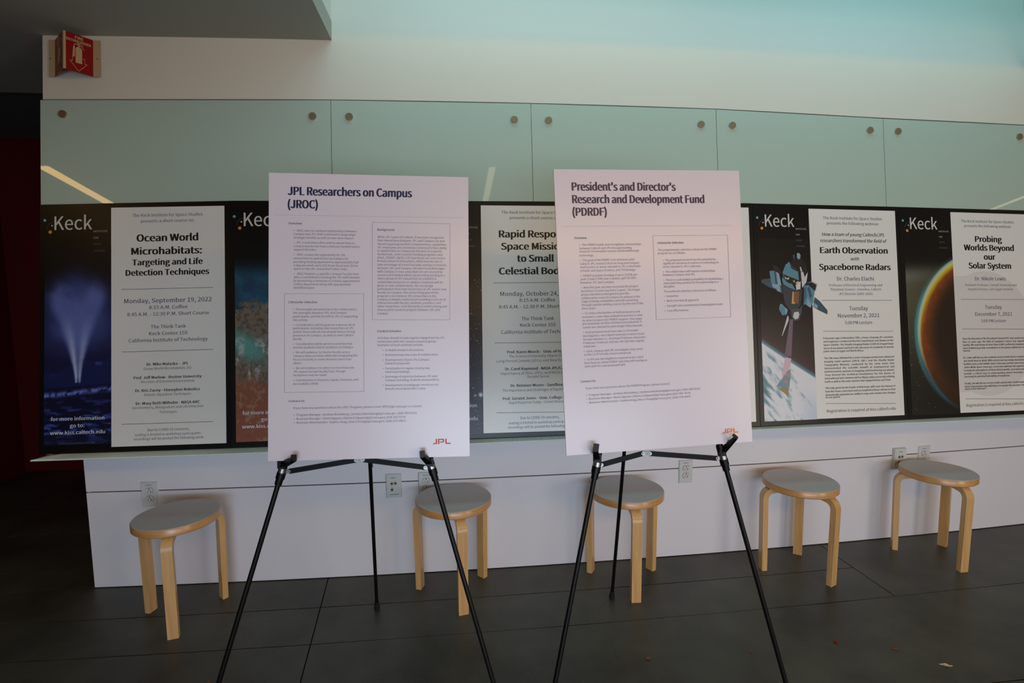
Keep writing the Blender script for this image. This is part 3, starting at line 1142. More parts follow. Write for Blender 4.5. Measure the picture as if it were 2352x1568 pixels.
('g', 'Campus when possible while still recognizing the', 1208, 3578, 4359, 70),
('g', 'focus of activity in some divisions more than', 1208, 3453, 4052, 70),
('g', 'others', 1208, 3327, 1608, 70),
('g', '• We will endeavor to select no more than one', 1209, 3157, 4194, 70),
('g', 'JPL researcher per faculty host, though', 1209, 3032, 3752, 70),
('g', 'exceptions may be made', 1209, 2912, 2836, 70),
('g', '• Contributions to Diversity, Equity, Inclusion, and', 1210, 2737, 4387, 70),
('g', 'Accessibility (DEIA)', 1210, 2612, 2426, 70),
('H', 'Background', 5358, 8021, 6201, 72),
('g', 'While JPL is part of Caltech, it has been recognized', 5358, 7765, 8727, 72),
('g', 'that interactions between JPL and Campus can and', 5358, 7642, 8763, 72),
('g', 'should expand given their complementary capabilities.', 5357, 7514, 8888, 72),
('g', 'JPL employees are sometimes restricted in their ability', 5357, 7391, 8888, 72),
('g', 'to spend time on Campus by the lack of a specific', 5357, 7273, 8643, 72),
('g', 'funded task. Joint research funding programs exist', 5357, 7150, 8664, 72),
('g', '(KISS, PDRDF, R&TD, CIF) but these can only fund a', 5357, 7027, 8775, 72),
('g', 'limited subset of interactions, while here we aim to', 5356, 6909, 8641, 72),
('g', 'take advantage of a much broader overlap in interests', 5356, 6781, 8869, 72),
('g', 'between JPL and Campus. We wish to build bridges', 5356, 6659, 8780, 72),
('g', 'with Campus in new areas that are not covered by', 5356, 6536, 8676, 72),
('g', 'current joint funded efforts, by providing funding to a', 5355, 6413, 8771, 72),
('g', 'select group of JPL researchers to establish a', 5355, 6291, 8335, 72),
('g', 'sustainable presence on campus. Emphasis will be', 5355, 6163, 8674, 72),
('g', 'given to new collaborations. We encourage', 5355, 6040, 8164, 72),
('g', 'participation from new researchers at JPL and/or new', 5355, 5918, 8850, 72),
('g', 'faculty on Campus. The overarching goal of this', 5354, 5795, 8457, 71),
('g', 'program is to immerse JPL researchers in the', 5354, 5672, 8317, 71),
('g', 'Campus academic environment enabling a rich set of', 5354, 5550, 8818, 71),
('g', 'interactions with faculty, students, postdocs, and', 5354, 5428, 8551, 71),
('g', 'other researchers, and ultimately to build a strong and', 5354, 5305, 8868, 71),
('g', 'diverse joint research program between JPL and', 5353, 5183, 8506, 71),
('g', 'Campus.', 5353, 5055, 5917, 71),
('H', 'Funded Activities', 5352, 4429, 6554, 71),
('g', 'Activities should include regular engagement by JPL', 5352, 4190, 8744, 71),
('g', 'researchers with the Campus research group.', 5351, 4062, 8330, 71),
('g', 'Examples of such activities include:', 5351, 3940, 7655, 71),
('g', '• In-depth research discussions', 5618, 3761, 7668, 71),
('g', '• Brainstorming new areas of collaboration', 5617, 3593, 8380, 71),
('g', '• Development of joint JPL/Campus', 5617, 3415, 7953, 71),
('g', 'research proposals', 5732, 3293, 6965, 71),
('g', '• Participation in regular small group', 5616, 3116, 7973, 71),
('g', 'seminars/meetings', 5732, 2993, 6957, 71),
('g', '• Exchange of expertise between JPL and', 5616, 2826, 8346, 71),
('g', 'Campus including students and postdocs', 5731, 2703, 8456, 71),
('g', '• Development of pedagogic resources not', 5615, 2527, 8425, 71),
('g', 'directly associated with a class', 5730, 2399, 7758, 71),
('H', 'Contact Us', 990, 2018, 1759, 69),
('g', 'If you have any questions about the JROC Program, please e-mail JROC@jpl.nasa.gov or contact:', 1235, 1776, 7595, 69),
('g', '• Program Manager- Jordana Blacksberg, (Jordana.blacksberg@jpl.nasa.gov, (626-390-9121)', 1249, 1536, 7318, 69),
('g', '• Business Manager- Gloria Nguyen; (Gloria.G.Nguyen@jpl.nasa.gov),(818-393-7074)', 1249, 1402, 6754, 69),
('g', '• Business Administrator- Sophia Hong; (Ana.S.Hong@jpl.nasa.gov), (626) 379-4507)', 1250, 1269, 6760, 69),
],
'PD': [
('U', "President's and Director's", 910, 9247, 6391, 286),
('U', 'Research and Development Fund', 903, 8801, 7942, 285),
('U', '(PDRDF)', 888, 8355, 2632, 285),
('H', 'Overview', 908, 7541, 1539, 72),
('h', '• The PDRDF builds and strengthens relationships', 1157, 7295, 4398, 73),
('h', 'between Caltech and JPL through funding', 1149, 7171, 3879, 73),
('h', 'research in innovative science and breakthrough', 1142, 7062, 4263, 73),
('h', 'technology.', 1132, 6922, 1864, 73),
('h', '• The goal of the PDRDF is to stimulate joint', 1151, 6751, 3997, 73),
('h', 'Caltech-JPL research that has long-term impact', 1135, 6627, 4248, 72),
('h', 'and focuses on areas relevant to JPL in the fields', 1134, 6508, 4310, 72),
('h', 'of Earth and Space Science, and Technology.', 1133, 6383, 4049, 72),
('h', '• PDRDF provides funding of up to $250K per', 1136, 6207, 4107, 72),
('h', 'year (Total $750K over 3 years), split 50-50%', 1128, 6088, 4044, 72),
('h', 'between JPL and Campus.', 1127, 5964, 2882, 72),
('h', '• New this year, we have increased the project', 1139, 5793, 4132, 72),
('h', 'duration to 3 years (up from 2 years). The longer', 1130, 5669, 4233, 72),
('h', 'project duration is designed to give the', 1129, 5544, 3637, 72),
('h', 'collaboration more of a chance to mature to the', 1128, 5420, 4200, 72),
('h', 'stage of being competitive and self-sustaining', 1128, 5301, 4089, 72),
('h', 'through outside funding sources by the end of the', 1127, 5177, 4355, 72),
('h', 'three years.', 1126, 5058, 1857, 72),
('h', '• To reduce the burden on both proposers and', 1138, 4887, 4153, 72),
('h', 'reviewers, a two-step evaluation process is used', 1129, 4758, 4270, 72),
('h', 'to select projects for PDRDF support. One-page', 1128, 4634, 4253, 72),
('h', 'pre-proposals are first solicited and evaluated. A', 1128, 4520, 4237, 72),
('h', 'subset are selected to write longer full proposals.', 1126, 4391, 4275, 72),
('h', '• Each proposal must have two Co-Principal', 1138, 4220, 4004, 72),
('h', 'investigators: one Caltech tenured or tenure-track', 1129, 4091, 4339, 72),
('h', 'faculty member i.e., Assistant Professor, Associate', 1128, 3967, 4393, 72),
('h', 'Professor, Professor and one JPL full-time regular', 1127, 3843, 4329, 72),
('h', 'employee.', 1127, 3724, 1765, 72),
('h', '• Each Campus and JPL investigator may serve', 1138, 3554, 4222, 72),
('h', 'as the Co-PI of only one pre-proposal.', 1137, 3435, 3604, 72),
('h', '• Co-PIs are not eligible to respond to this call if', 1141, 3264, 4225, 72),
('h', 'they have an active PDRDF task that will overlap in', 1132, 3141, 4412, 72),
('h', 'time with the new proposed task.', 1139, 3022, 3286, 72),
('H', 'Criteria for Selection', 5282, 7326, 6693, 74),
('h', 'The programmatic selection criteria for the PDRDF', 5279, 7071, 8519, 74),
('h', 'program are as follows:', 5279, 6954, 6779, 74),
('h', '• The proposed research has the potential for', 5524, 6702, 8458, 74),
('h', 'significant advances in science or technology in', 5523, 6585, 8581, 74),
('h', "areas relevant to JPL's interests.", 5515, 6463, 7612, 74),
('h', '• The collaboration will improve relationships', 5518, 6282, 8376, 74),
('h', 'between Campus and JPL.', 5509, 6166, 7264, 74),
('h', '• There is a substantial probability of establishing a', 5512, 5985, 8783, 74),
('h', 'new leadership position for the partnership in a', 5512, 5869, 8526, 74),
('h', 'discipline.', 5511, 5746, 6110, 74),
('h', 'The technical selection criteria are as follows:', 5506, 5571, 8388, 74),
('h', '• Innovation', 5510, 5402, 6278, 74),
('h', '• Merit of technical approach', 5506, 5232, 7381, 74),
('h', '• Strength and commitment of investigation team', 5508, 5052, 8686, 74),
('h', '• Cost effectiveness', 5504, 4877, 6787, 74),
('H', 'Contact Us', 891, 2506, 1664, 68),
('h', 'If you have any questions about the PDRDFProgram, please contact:', 1139, 2260, 5599, 68),
('h', '• Program Manager- Jordana Blacksberg, (Jordana.blacksberg@jpl.nasa.gov, (626-390-9121)', 1152, 2020, 7222, 68),
('h', '• Business Manager- Gloria Nguyen; (Gloria.G.Nguyen@jpl.nasa.gov),(818-393-7074)', 1155, 1888, 6675, 68),
('h', '• Business Administrator- Sophia Hong; (Ana.S.Hong@jpl.nasa.gov), (626) 379-4507)', 1159, 1757, 6674, 68),
],
}

SHUT_H = [[0.0023456026101437155, -8.491907688387233e-05, -4.014716902728643], [-7.336439247819996e-05, -0.001602183667991654, 1.695103220955253], [-0.00011248381398816793, 3.105218004952938e-05, 1.0]]

PQ = [
 ([[-1.7827, 0.0449, 1.7882], [-0.9827, 0.0001, 1.8035], [-0.9731, -0.1589, 0.7281], [-1.7661, -0.1137, 0.7224]]),
 ([[-0.9817, 0.0001, 1.8035], [-0.169, -0.0296, 1.8048], [-0.1785, -0.1873, 0.7349], [-0.9721, -0.1589, 0.7281]]),
 ([[-0.168, -0.0296, 1.8048], [0.6387, -0.0417, 1.8052], [0.6152, -0.2, 0.731], [-0.1775, -0.1873, 0.7349]]),
 ([[0.6397, -0.0417, 1.8052], [1.4600, -0.0363, 1.8047], [1.4395, -0.1945, 0.7356], [0.6162, -0.2, 0.731]]),
 ([[1.462, -0.0363, 1.8043], [2.2643, -0.0145, 1.7966], [2.2376, -0.1729, 0.7318], [1.4421, -0.1945, 0.7356]]),
 ([[2.2658, -0.0144, 1.7966], [3.0950, 0.020, 1.7888], [3.0560, -0.137, 0.7202], [2.2396, -0.1729, 0.7318]]),
]
PLAB = ['black poster about ocean world microhabitats with a blue geyser picture, leftmost in the row',
        'black poster with a teal and rust coastline picture, mostly hidden behind the left easel board',
        'black poster on missions to small bodies with a starry picture, between the easel boards',
        'black poster showing only its white right edge beside the right easel board',
        'black poster about earth observation with a shuttle over clouds, fifth in the row',
        'black poster about worlds beyond our solar system with a glowing planet, rightmost']
PB = []
for i, (q, lab) in enumerate(zip(PQ, PLAB)):
    b = Board('space_poster', q, 0.006, M['frame'], M['poster_side'])
    tag(b.root, lab, 'poster', 'black posters standing in the tray')
    b.poly('white_panel', [(.3738, .0200), (.9762, .0200), (.9745, .9800), (.3720, .9815)], 0.0006, M['poster_white'])
    PB.append(b)
B1, B2, B3, B4, B5, B6 = PB
picture(B1, (.026, .0333, .3729, .8250), 110, 330, p_geyser)
picture(B2, (.026, .0220, .3729, .8250), 110, 340, p_coast)
picture(B3, (.006, .0180, .3729, .8250), 130, 380, p_stars)
picture(B5, (.026, .0187, .3740, .8400), 110, 330, p_earth)
picture(B6, (.028, .0166, .3729, .7650), 110, 300, p_planet)

teal = mat('printed_teal_ball', (96, 176, 180), 0.4)
pale = mat('printed_pale_ball', (196, 176, 130), 0.4)
oran = mat('printed_orange_ball', (224, 146, 44), 0.4)
purp = mat('printed_purple_arc', (58, 48, 108), 0.4)


def logo(b, du=0.0, info=True):
    draw(b, TEXT['LG'], du)
    if info:
        draw(b, TEXT['LI'], du)
    for (u, v, r, m_) in ((.0261, .9348, .0075, teal), (.0635, .9125, .0045, pale), (.0543, .8867, .0088, oran)):
        b.poly('logo_ball', [(u + du + r * math.cos(a * math.pi / 10) * 1.02, v + r * .75 * math.sin(a * math.pi / 10)) for a in range(20)], 0.0010, m_)
    pts = []
    for k in range(15):
        a = math.radians(78 + k * 10)
        pts.append((.078 + du + .040 * math.cos(a), .902 + .0275 * math.sin(a), k))
    out = [(u, v) for u, v, k in pts]
    inn = [(u + .0028 * (1 - abs(k - 7) / 9), v - .0012) for u, v, k in pts][::-1]
    V = [b.P(u, v, .0007) for u, v in out + inn]
    n_ = len(out)
    mk('logo_arc', V, [(i, i + 1, 2 * n_ - 2 - i, 2 * n_ - 1 - i) for i in range(n_ - 1)], purp, b.root)


for b, info in ((B1, True), (B2, True), (B3, True), (B5, False), (B6, False)):
    logo(b, 0.0, info)
for b, rules in ((B1, [(.4268, .6465, .9117, .6457), (.4266, .3947, .9095, .3948), (.4265, .1076, .9070, .1070)]),
                 (B3, [(.4379, .6483, .9335, .6494), (.4425, .3945, .9450, .3920), (.4483, .1032, .9517, .0965)]),
                 (B5, [(.4375, .5568, .9229, .5547), (.4383, .4149, .9227, .4095), (.4341, .0879, .9178, .0751)]),
                 (B6, [(.4160, .5587, .8911, .5578), (.4160, .4165, .8906, .4124), (.4137, .0855, .8880, .0741)])):
    for r in rules:
        b.rule(*r, 0.0020, 'r')
draw(B1, TEXT['P1'])
draw(B1, [('v', 'Sampled Image Credit: NASA/ESA/K. Retherford/SWRI', 1000, 372, 2880, 55)])
draw(B3, TEXT['P3'])
draw(B5, TEXT['P5'])
draw(B6, TEXT['P6'])

# faint disc of the planet showing through the white panel
faint = mat('faint_printed_disc', (214, 211, 207), 0.42, coat=0.25, coat_rough=0.25)
pd = []
for k in range(41):
    a = math.radians(-90 + 180 * k / 40) - 0.0
    pd.append((a))
cu, cv, ru, rv_ = .60, .395, .355, .300
arc = [(cu + ru * math.cos(a), cv + rv_ * math.sin(a)) for a in [math.radians(t) for t in range(-112, 118, 5)]]
arc = [(max(u, .3745), v) for u, v in arc]
arc = [(.3745, arc[0][1])] + arc + [(.3745, arc[-1][1])]
B6.poly('faint_disc', arc, 0.0007, faint)

# printed space shuttle on the fifth poster (crop pixels 5.225 px per photo px, origin 1720,480)
HS = np.array(SHUT_H)


def suv(x, y):
    px, py = x / 5.225 + 1720, y / 5.225 + 480
    q = HS @ np.array([px, py, 1.0])
    return (q[0] / q[2], q[1] / q[2])


sh_m = {k: mat('shuttle_print_' + k, v, 0.4) for k, v in dict(teal=(86, 136, 152), teald=(48, 84, 100), tealk=(60, 74, 84), dark=(26, 28, 32), bay=(46, 56, 62), lite=(132, 164, 178),
        white=(204, 200, 200), gold=(208, 164, 92), brown=(124, 84, 58), black=(14, 14, 15), wind=(200, 186, 168), blue=(62, 92, 128), beam=(112, 92, 106), beam2=(206, 180, 192), land=(150, 136, 96), sea=(116, 146, 160), coast=(176, 140, 128)).items()}
SHAPES = [
 ('beam', [(505, 1330), (540, 1340), (500, 1600), (462, 1800), (395, 2150), (330, 2100)]) if 0 else None,
 ('tealk', [(148, 850), (262, 835), (290, 850), (300, 960), (230, 935), (150, 885)]), ('teald', [(160, 880), (280, 900), (330, 975), (230, 935)]),
 ('dark', [(285, 670), (350, 700), (400, 780), (300, 745)]),
 ('teal', [(245, 748), (300, 742), (330, 905), (270, 905)]), ('teald', [(300, 742), (330, 760), (350, 910), (318, 905)]), ('lite', [(325, 757), (360, 775), (392, 925), (345, 910)]),
 ('lite', [(275, 905), (325, 905), (330, 965), (285, 940)]), ('lite', [(322, 903), (370, 915), (383, 1004), (335, 985)]), ('teald', [(370, 915), (392, 925), (405, 1025), (383, 1004)]),
 ('bay', [(400, 850), (440, 930), (600, 980), (640, 960), (620, 1150), (560, 1230), (480, 1210), (430, 1130), (405, 980)]),
 ('black', [(500, 640), (560, 560), (640, 590), (690, 680), (712, 800), (690, 900), (640, 950), (560, 900), (500, 760)]),
 ('teal', [(440, 670), (485, 636), (505, 690), (560, 720), (590, 760), (600, 860), (480, 830), (410, 790), (405, 760)]),
 ('tealk', [(400, 790), (420, 785), (520, 830), (610, 870), (570, 900), (420, 860)]),
 ('teal', [(400, 820), (440, 870), (520, 905), (560, 975), (480, 945), (420, 910), (398, 860)]),
 ('black', [(424, 795), (540, 835), (625, 872), (560, 915), (470, 890)]),
 ('dark', [(500, 690), (580, 735), (575, 752), (505, 712)]),
 ('wind', [(430, 820), (450, 825), (452, 842), (436, 840)]), ('wind', [(455, 832), (485, 825), (478, 850), (458, 850)]), ('gold', [(528, 862), (548, 858), (552, 885), (535, 880)]), ('wind', [(560, 885), (590, 870), (605, 880), (570, 905)]),
 ('blue', [(545, 537), (530, 560), (530, 590), (545, 605)]), ('lite', [(575, 532), (605, 532), (620, 560), (612, 600), (590, 608), (575, 575)]),
 ('white', [(610, 700), (622, 698), (640, 750), (622, 758)]), ('white', [(622, 765), (650, 755), (668, 820), (706, 762), (690, 880), (640, 950), (632, 860)]), ('white', [(560, 915), (622, 870), (618, 965), (570, 975)]),
 ('black', [(680, 890), (760, 878), (818, 910), (790, 990), (700, 930)]),
 ('teal', [(660, 925), (710, 915), (790, 985), (770, 1130), (740, 1190), (700, 1150), (655, 1150)]), ('teald', [(700, 960), (725, 930), (760, 1050), (735, 1080)]), ('blue', [(660, 960), (690, 930), (690, 1060), (655, 1150)]), ('lite', [(700, 1075), (748, 1140), (738, 1190), (690, 1155)]),
 ('lite', [(690, 888), (760, 874), (822, 906), (800, 990), (794, 985), (808, 915), (758, 884)]),
 ('tealk', [(790, 1060), (850, 1110), (942, 1220), (942, 1268), (850, 1225), (770, 1180)]), ('teald', [(780, 1090), (840, 1140), (930, 1240), (850, 1215), (775, 1170)]), ('lite', [(780, 1130), (825, 1160), (820, 1200), (775, 1180)]),
 ('gold', [(522, 998), (538, 996), (536, 1120), (552, 1125), (550, 1142), (512, 1140)]), ('brown', [(538, 996), (602, 996), (594, 1138), (553, 1140), (552, 1124), (537, 1118)]),
 ('lite', [(372, 1150), (390, 1142), (465, 1215), (450, 1270), (400, 1280), (360, 1205)]), ('teal', [(380, 1150), (430, 1185), (440, 1275), (400, 1278), (362, 1205)]),
 ('tealk', [(500, 1200), (610, 1200), (640, 1150), (628, 1260), (600, 1335), (545, 1348), (510, 1300)]), ('white', [(540, 1245), (590, 1235), (605, 1265), (592, 1315), (555, 1330), (528, 1300)]),
 ('white', [(462, 1285), (474, 1290), (476, 1340), (400, 1525), (392, 1528)]),
]
OFF2 = 0.00075
beamp = [(505, 1345), (535, 1350), (525, 1700), (517, 1850), (300, 2190), (415, 1790)]
for k_, s_ in enumerate([s for s in SHAPES if s]):
    B5.poly('shuttle_print', [suv(*q) for q in s_[1]], OFF2 + 0.00002 * k_, sh_m[s_[0]])


def euv(x, y):      # crop 6.535 px per photo px, origin 1730,740
    px, py = x / 6.535 + 1730, y / 6.535 + 740
    q = HS @ np.array([px, py, 1.0])
    return (q[0] / q[2], q[1] / q[2])


for k_, (nm, pts) in enumerate((('beam', [(550, -40), (600, -40), (572, 520), (470, 510)]), ('beam2', [(478, 530), (570, 545), (555, 680), (440, 830), (430, 800)]),
                                ('sea', [(510, 745), (560, 700), (560, 830), (540, 985), (450, 990), (348, 960), (430, 850)]), ('coast', [(475, 790), (525, 745), (562, 800), (552, 835)]),
                                ('coast', [(450, 875), (500, 870), (515, 930), (480, 925)]), ('land', [(345, 960), (400, 985), (470, 975), (535, 985), (520, 1108), (440, 1045)]))):
    B5.poly('picture_detail', [euv(*q) for q in pts], OFF2 + 0.00002 * k_, sh_m[nm])
for b in PB:
    b.flush()

# ------------------------------------------------------------------ EASEL BOARDS
BJ = Board('presentation_board', [[-0.5564, -0.7622, 1.7569], [0.0533, -0.7766, 1.7479], [0.0381, -0.8753, 0.8719], [-0.5717, -0.8609, 0.8809]], 0.005, M['board'], M['board_edge'])
tag(BJ.root, 'white presentation board about researchers on campus, on the left easel', 'board', 'white boards on easels')
BP = Board('presentation_board', [[0.3092, -0.8758, 1.7532], [0.9187, -0.8521, 1.7628], [0.936, -0.9465, 0.8995], [0.3265, -0.9702, 0.8899]], 0.005, M['board'], M['board_edge'])
tag(BP.root, 'white presentation board about a research and development fund, on the right easel', 'board', 'white boards on easels')


def rect(b, q, st='X', wd=0.0009):
    for i in range(4):
        b.line(*q[i], *q[(i + 1) % 4], wd, '_')
    V, Fc = b.ink.pop('_')
    mk('text_frame', V, Fc, INKM[st], b.root)


draw(BJ, TEXT['JR'])
rect(BJ, [(.0781, .5776), (.4670, .5784), (.4679, .2350), (.0789, .2351)])
rect(BJ, [(.5106, .8317), (.9041, .8306), (.9021, .4862), (.5100, .4867)])
BJ.rule(.0267, .8518, .9787, .8527, .0008, 'Y')
draw(BP, TEXT['PD'])
rect(BP, [(.5049, .7625), (.9166, .7617), (.9122, .4606), (.5015, .4608)])
BP.rule(.0259, .7990, .9401, .7968, .0008, 'Y')


def jpl(b, u0, v0, u1, v1, st):
    """the three block letters of the logo; unit box x 0..2.9, y 0..1"""
    w_, h_ = u1 - u0, v1 - v0
    S = [[(0, 0), (.52, 0), (.62, .06), (.68, .2), (.68, 1), (.46, 1), (.46, .22), (.10, .22)],
         [(.82, 0), (1.04, 0), (1.04, 1), (.82, 1)], [(1.04, 1), (1.04, .80), (1.50, .80), (1.56, .74), (1.62, .5), (1.80, .55), (1.82, .85), (1.72, .97), (1.62, 1)],
         [(1.14, .30), (1.62, .30), (1.75, .36), (1.80, .55), (1.62, .5), (1.56, .50), (1.14, .50)],
         [(1.98, 1), (2.20, 1), (2.20, .26), (2.24, .22), (2.78, .22), (2.9, 0), (2.14, 0), (2.02, .06), (1.98, .16)]]
    for s in S:
        b.shape([(u0 + x / 2.9 * w_, v0 + y * h_) for x, y in s], st)


jpl(BJ, .8129, .0455, .9052, .0639, 'R')
jpl(BP, .8339, .0371, .9244, .0538, 'O')
BJ.flush()
BP.flush()


# ------------------------------------------------------------------ EASELS
def easel(label, org, nb, legL, legR, apex, foot, bandL, bandR, hubL, hubR, brL, brR, pegL, pegR, slim):
    root = empty('display_easel', (org[0], org[1], 0))
    tag(root, label, 'easel', 'black tripod easels')
    O = root.location
    nb = Vector(nb)                      # unit normal pointing away from the viewer
    V = lambda p: Vector(p) - O
    apex = Vector(apex)
    ends = []
    for (a, b), band in ((legL, bandL), (legR, bandR)):
        a, b, band = Vector(a), Vector(b), Vector(band)
        d = (b - a).normalized()
        ft = a + d * ((0.0 - a.z) / d.z)          # where the leg meets the floor
        dn = (ft - apex).normalized()
        bm = BM()
        tube(bm, V(band + d * 0.03), V(ft - d * 0.012), 0.0076)
        lg = obm('leg', bm, M['black_tube'], root, smooth=True)
        bm = BM()
        tube(bm, V(ft - d * 0.035), V(ft - d * 0.004), 0.0095, 0.0115)
        tube(bm, V(ft - d * 0.004), V(ft), 0.0115, 0.010)
        obm('rubber_foot', bm, M['rubber'], lg, smooth=True)
        bm = BM()
        tube(bm, V(band), V(apex + (band - apex).normalized() * 0.02), 0.0095)
        obm('upper_tube', bm, M['black_tube'], root, smooth=True)
        bm = BM()
        tube(bm, V(band + d * 0.006), V(band + d * 0.026), 0.0135, 0.0135, 20)
        tube(bm, V(band + d * 0.026), V(band + d * 0.045), 0.0112, 0.0108, 20)
        obm('locking_collar', bm, M['black'], root, smooth=True, bevel=0.0008)
        bm = BM()
        tube(bm, V(band - d * 0.0075), V(band + d * 0.0065), 0.0128, 0.0128, 24)
        obm('clamp_band', bm, M['chrome'], root, smooth=True, bevel=0.0006)
        ends.append((band, d))
    # rear leg
    ft = Vector((foot[0], foot[1], 0))
    d = (ft - apex).normalized()
    bm = BM()
    tube(bm, V(apex + nb * 0.012), V(apex + nb * 0.012 + (ft - apex) * 0.55), 0.0088)
    tube(bm, V(apex + nb * 0.012 + (ft - apex - nb * 0.012) * 0.5), V(ft - d * 0.01), 0.0072)
    lg = obm('leg', bm, M['black_tube'], root, smooth=True)
    bm = BM()
    tube(bm, V(ft - d * 0.045), V(ft - d * 0.006), 0.0088, 0.0130)
    tube(bm, V(ft - d * 0.006), V(ft), 0.0130, 0.0105)
    obm('rubber_foot', bm, M['rubber'], lg, smooth=True)
    # head casting behind the board
    bm = BM()
    bar(bm, V(apex + Vector((0, 0, -0.04))), V(apex + Vector((0, 0, 0.03))), 0.05, 0.03, (1, 0, 0))
    obm('head', bm, M['black'], root, bevel=0.004)
    # braces
    for (a, b), sgn in ((brL, 1), (brR, -1)):
        a, b = Vector(a), Vector(b)
        bm = BM()
        bar(bm, V(a), V(b), 0.0155, 0.005, (0, 0, 1))
        br = obm('brace', bm, M['black'], root, bevel=0.0012)
        for e in (a, b):
            bm = BM()
            tube(bm, V(e + nb * 0.004), V(e - nb * 0.0040), 0.0062, 0.0056, 18)
            tube(bm, V(e - nb * 0.0040), V(e - nb * 0.0062), 0.0034, 0.0020, 14)
            obm('rivet', bm, M['chrome'], br, smooth=True)
    # ears joining bands to braces
    for (band, d), e in ((ends[0], Vector(brL[0])), (ends[1], Vector(brR[1]))):
        bm = BM()
        bar(bm, V(band - nb * .002), V(e - nb * .002), 0.0125, 0.003, (0, 0, 1))
        obm('ear', bm, M['chrome'], root, bevel=0.0008)
    bm = BM()
    bar(bm, V(Vector(brL[1]) + Vector((-0.002, 0, 0.002))), V(Vector(brR[0]) + Vector((0.002, 0, 0.002))), 0.012, 0.003, (0, 0, 1))
    obm('centre_link', bm, M['chrome'], root, bevel=0.0008)
    # pegs: hub on the leg, arm under and in front of the board, upturned tip
    for (band, d), hub, peg, kw in ((ends[0], hubL, pegL, 1.0), (ends[1], hubR, pegR, slim)):
        hub = Vector(hub)
        A, E, T = [Vector(q) for q in peg]
        bm = BM()
        tube(bm, V(hub - d * 0.020), V(band - d * 0.008), 0.0118, 0.0125, 20)
        bar(bm, V(hub + nb * .004), V(hub - nb * 0.013), 0.0205, 0.026, (1, 0, 0))
        tube(bm, V(hub - nb * 0.0135), V(hub - nb * 0.0155), 0.004, 0.003, 12)
        hb = obm('peg_hub', bm, M['black'], root, bevel=0.0008)
        bm = BM()
        side = (E - A).cross(nb).normalized()
        q0 = hub + nb * 0.0 + Vector((0, 0, -0.004))
        # arm: tapered box from the hub to the elbow
        pts = []
        for q, wv, tv in ((q0, 0.020 * (0.5 + 0.5 * kw), 0.018), (E, 0.0160 * kw, 0.009)):
            dd = (E - q0).normalized()
            s1 = (Vector((1, 0, 0)) - dd * dd.x).normalized()
            t1 = dd.cross(s1)
            for i, j in ((-1, -1), (1, -1), (1, 1), (-1, 1)):
                pts.append(q + s1 * i * wv / 2 + t1 * j * tv / 2)
        hexa(bm, [V(p) for p in pts])
        bar(bm, V(E - (T - E).normalized() * 0.004), V(T), 0.0160 * kw, 0.0065, (1, 0, 0))
        obm('peg', bm, M['black'], root, bevel=0.0012)
    return root


easel('black tripod easel on the left, holding the board about researchers on campus', (-0.296, -0.76), (0.0218, 0.9934, -0.1123),
      ((-0.5354, -0.8445, 0.8376), (-0.7316, -0.9104, 0.2168)), ((-0.0839, -0.8554, 0.8281), (0.0969, -0.9357, 0.1526)), (-0.296, -0.7638, 1.5973), (-0.3676, -0.2484),
      (-0.5372, -0.8437, 0.8443), (-0.0823, -0.8544, 0.8375), (-0.5375, -0.8413, 0.8655), (-0.0861, -0.8526, 0.8527),
      ((-0.5172, -0.8445, 0.8408), (-0.3145, -0.846, 0.8672)), ((-0.2932, -0.8464, 0.8677), (-0.1014, -0.8542, 0.8356)),
      ((-0.4949, -0.8912, 0.8774), (-0.4871, -0.8898, 0.8913), (-0.4869, -0.8881, 0.9061)), ((-0.0915, -0.9013, 0.8663), (-0.1062, -0.8986, 0.8866), (-0.1072, -0.8968, 0.9025)), 1.0)
easel('black tripod easel on the right, holding the board about a development fund', (0.6195, -0.84), (-0.0368, 0.9933, -0.1093),
      ((0.427, -0.9488, 0.8496), (0.2782, -1.0251, 0.2057)), ((0.8447, -0.9334, 0.8481), (1.0402, -1.007, 0.1135)), (0.6195, -0.8474, 1.7057), (0.6807, -0.3043),
      (0.427, -0.9486, 0.8509), (0.8448, -0.9333, 0.8494), (0.4262, -0.9463, 0.8723), (0.8394, -0.9315, 0.8677),
      ((0.4409, -0.9483, 0.8488), (0.5759, -0.9404, 0.8758)), ((0.5988, -0.9396, 0.8745), (0.8252, -0.9343, 0.8464)),
      ((0.4109, -0.9957, 0.8862), (0.4102, -0.9931, 0.9094), (0.4135, -0.9908, 0.9292)), ((0.8356, -0.9794, 0.891), (0.8645, -0.9746, 0.9244), (0.8546, -0.9741, 0.9329)), 0.55)


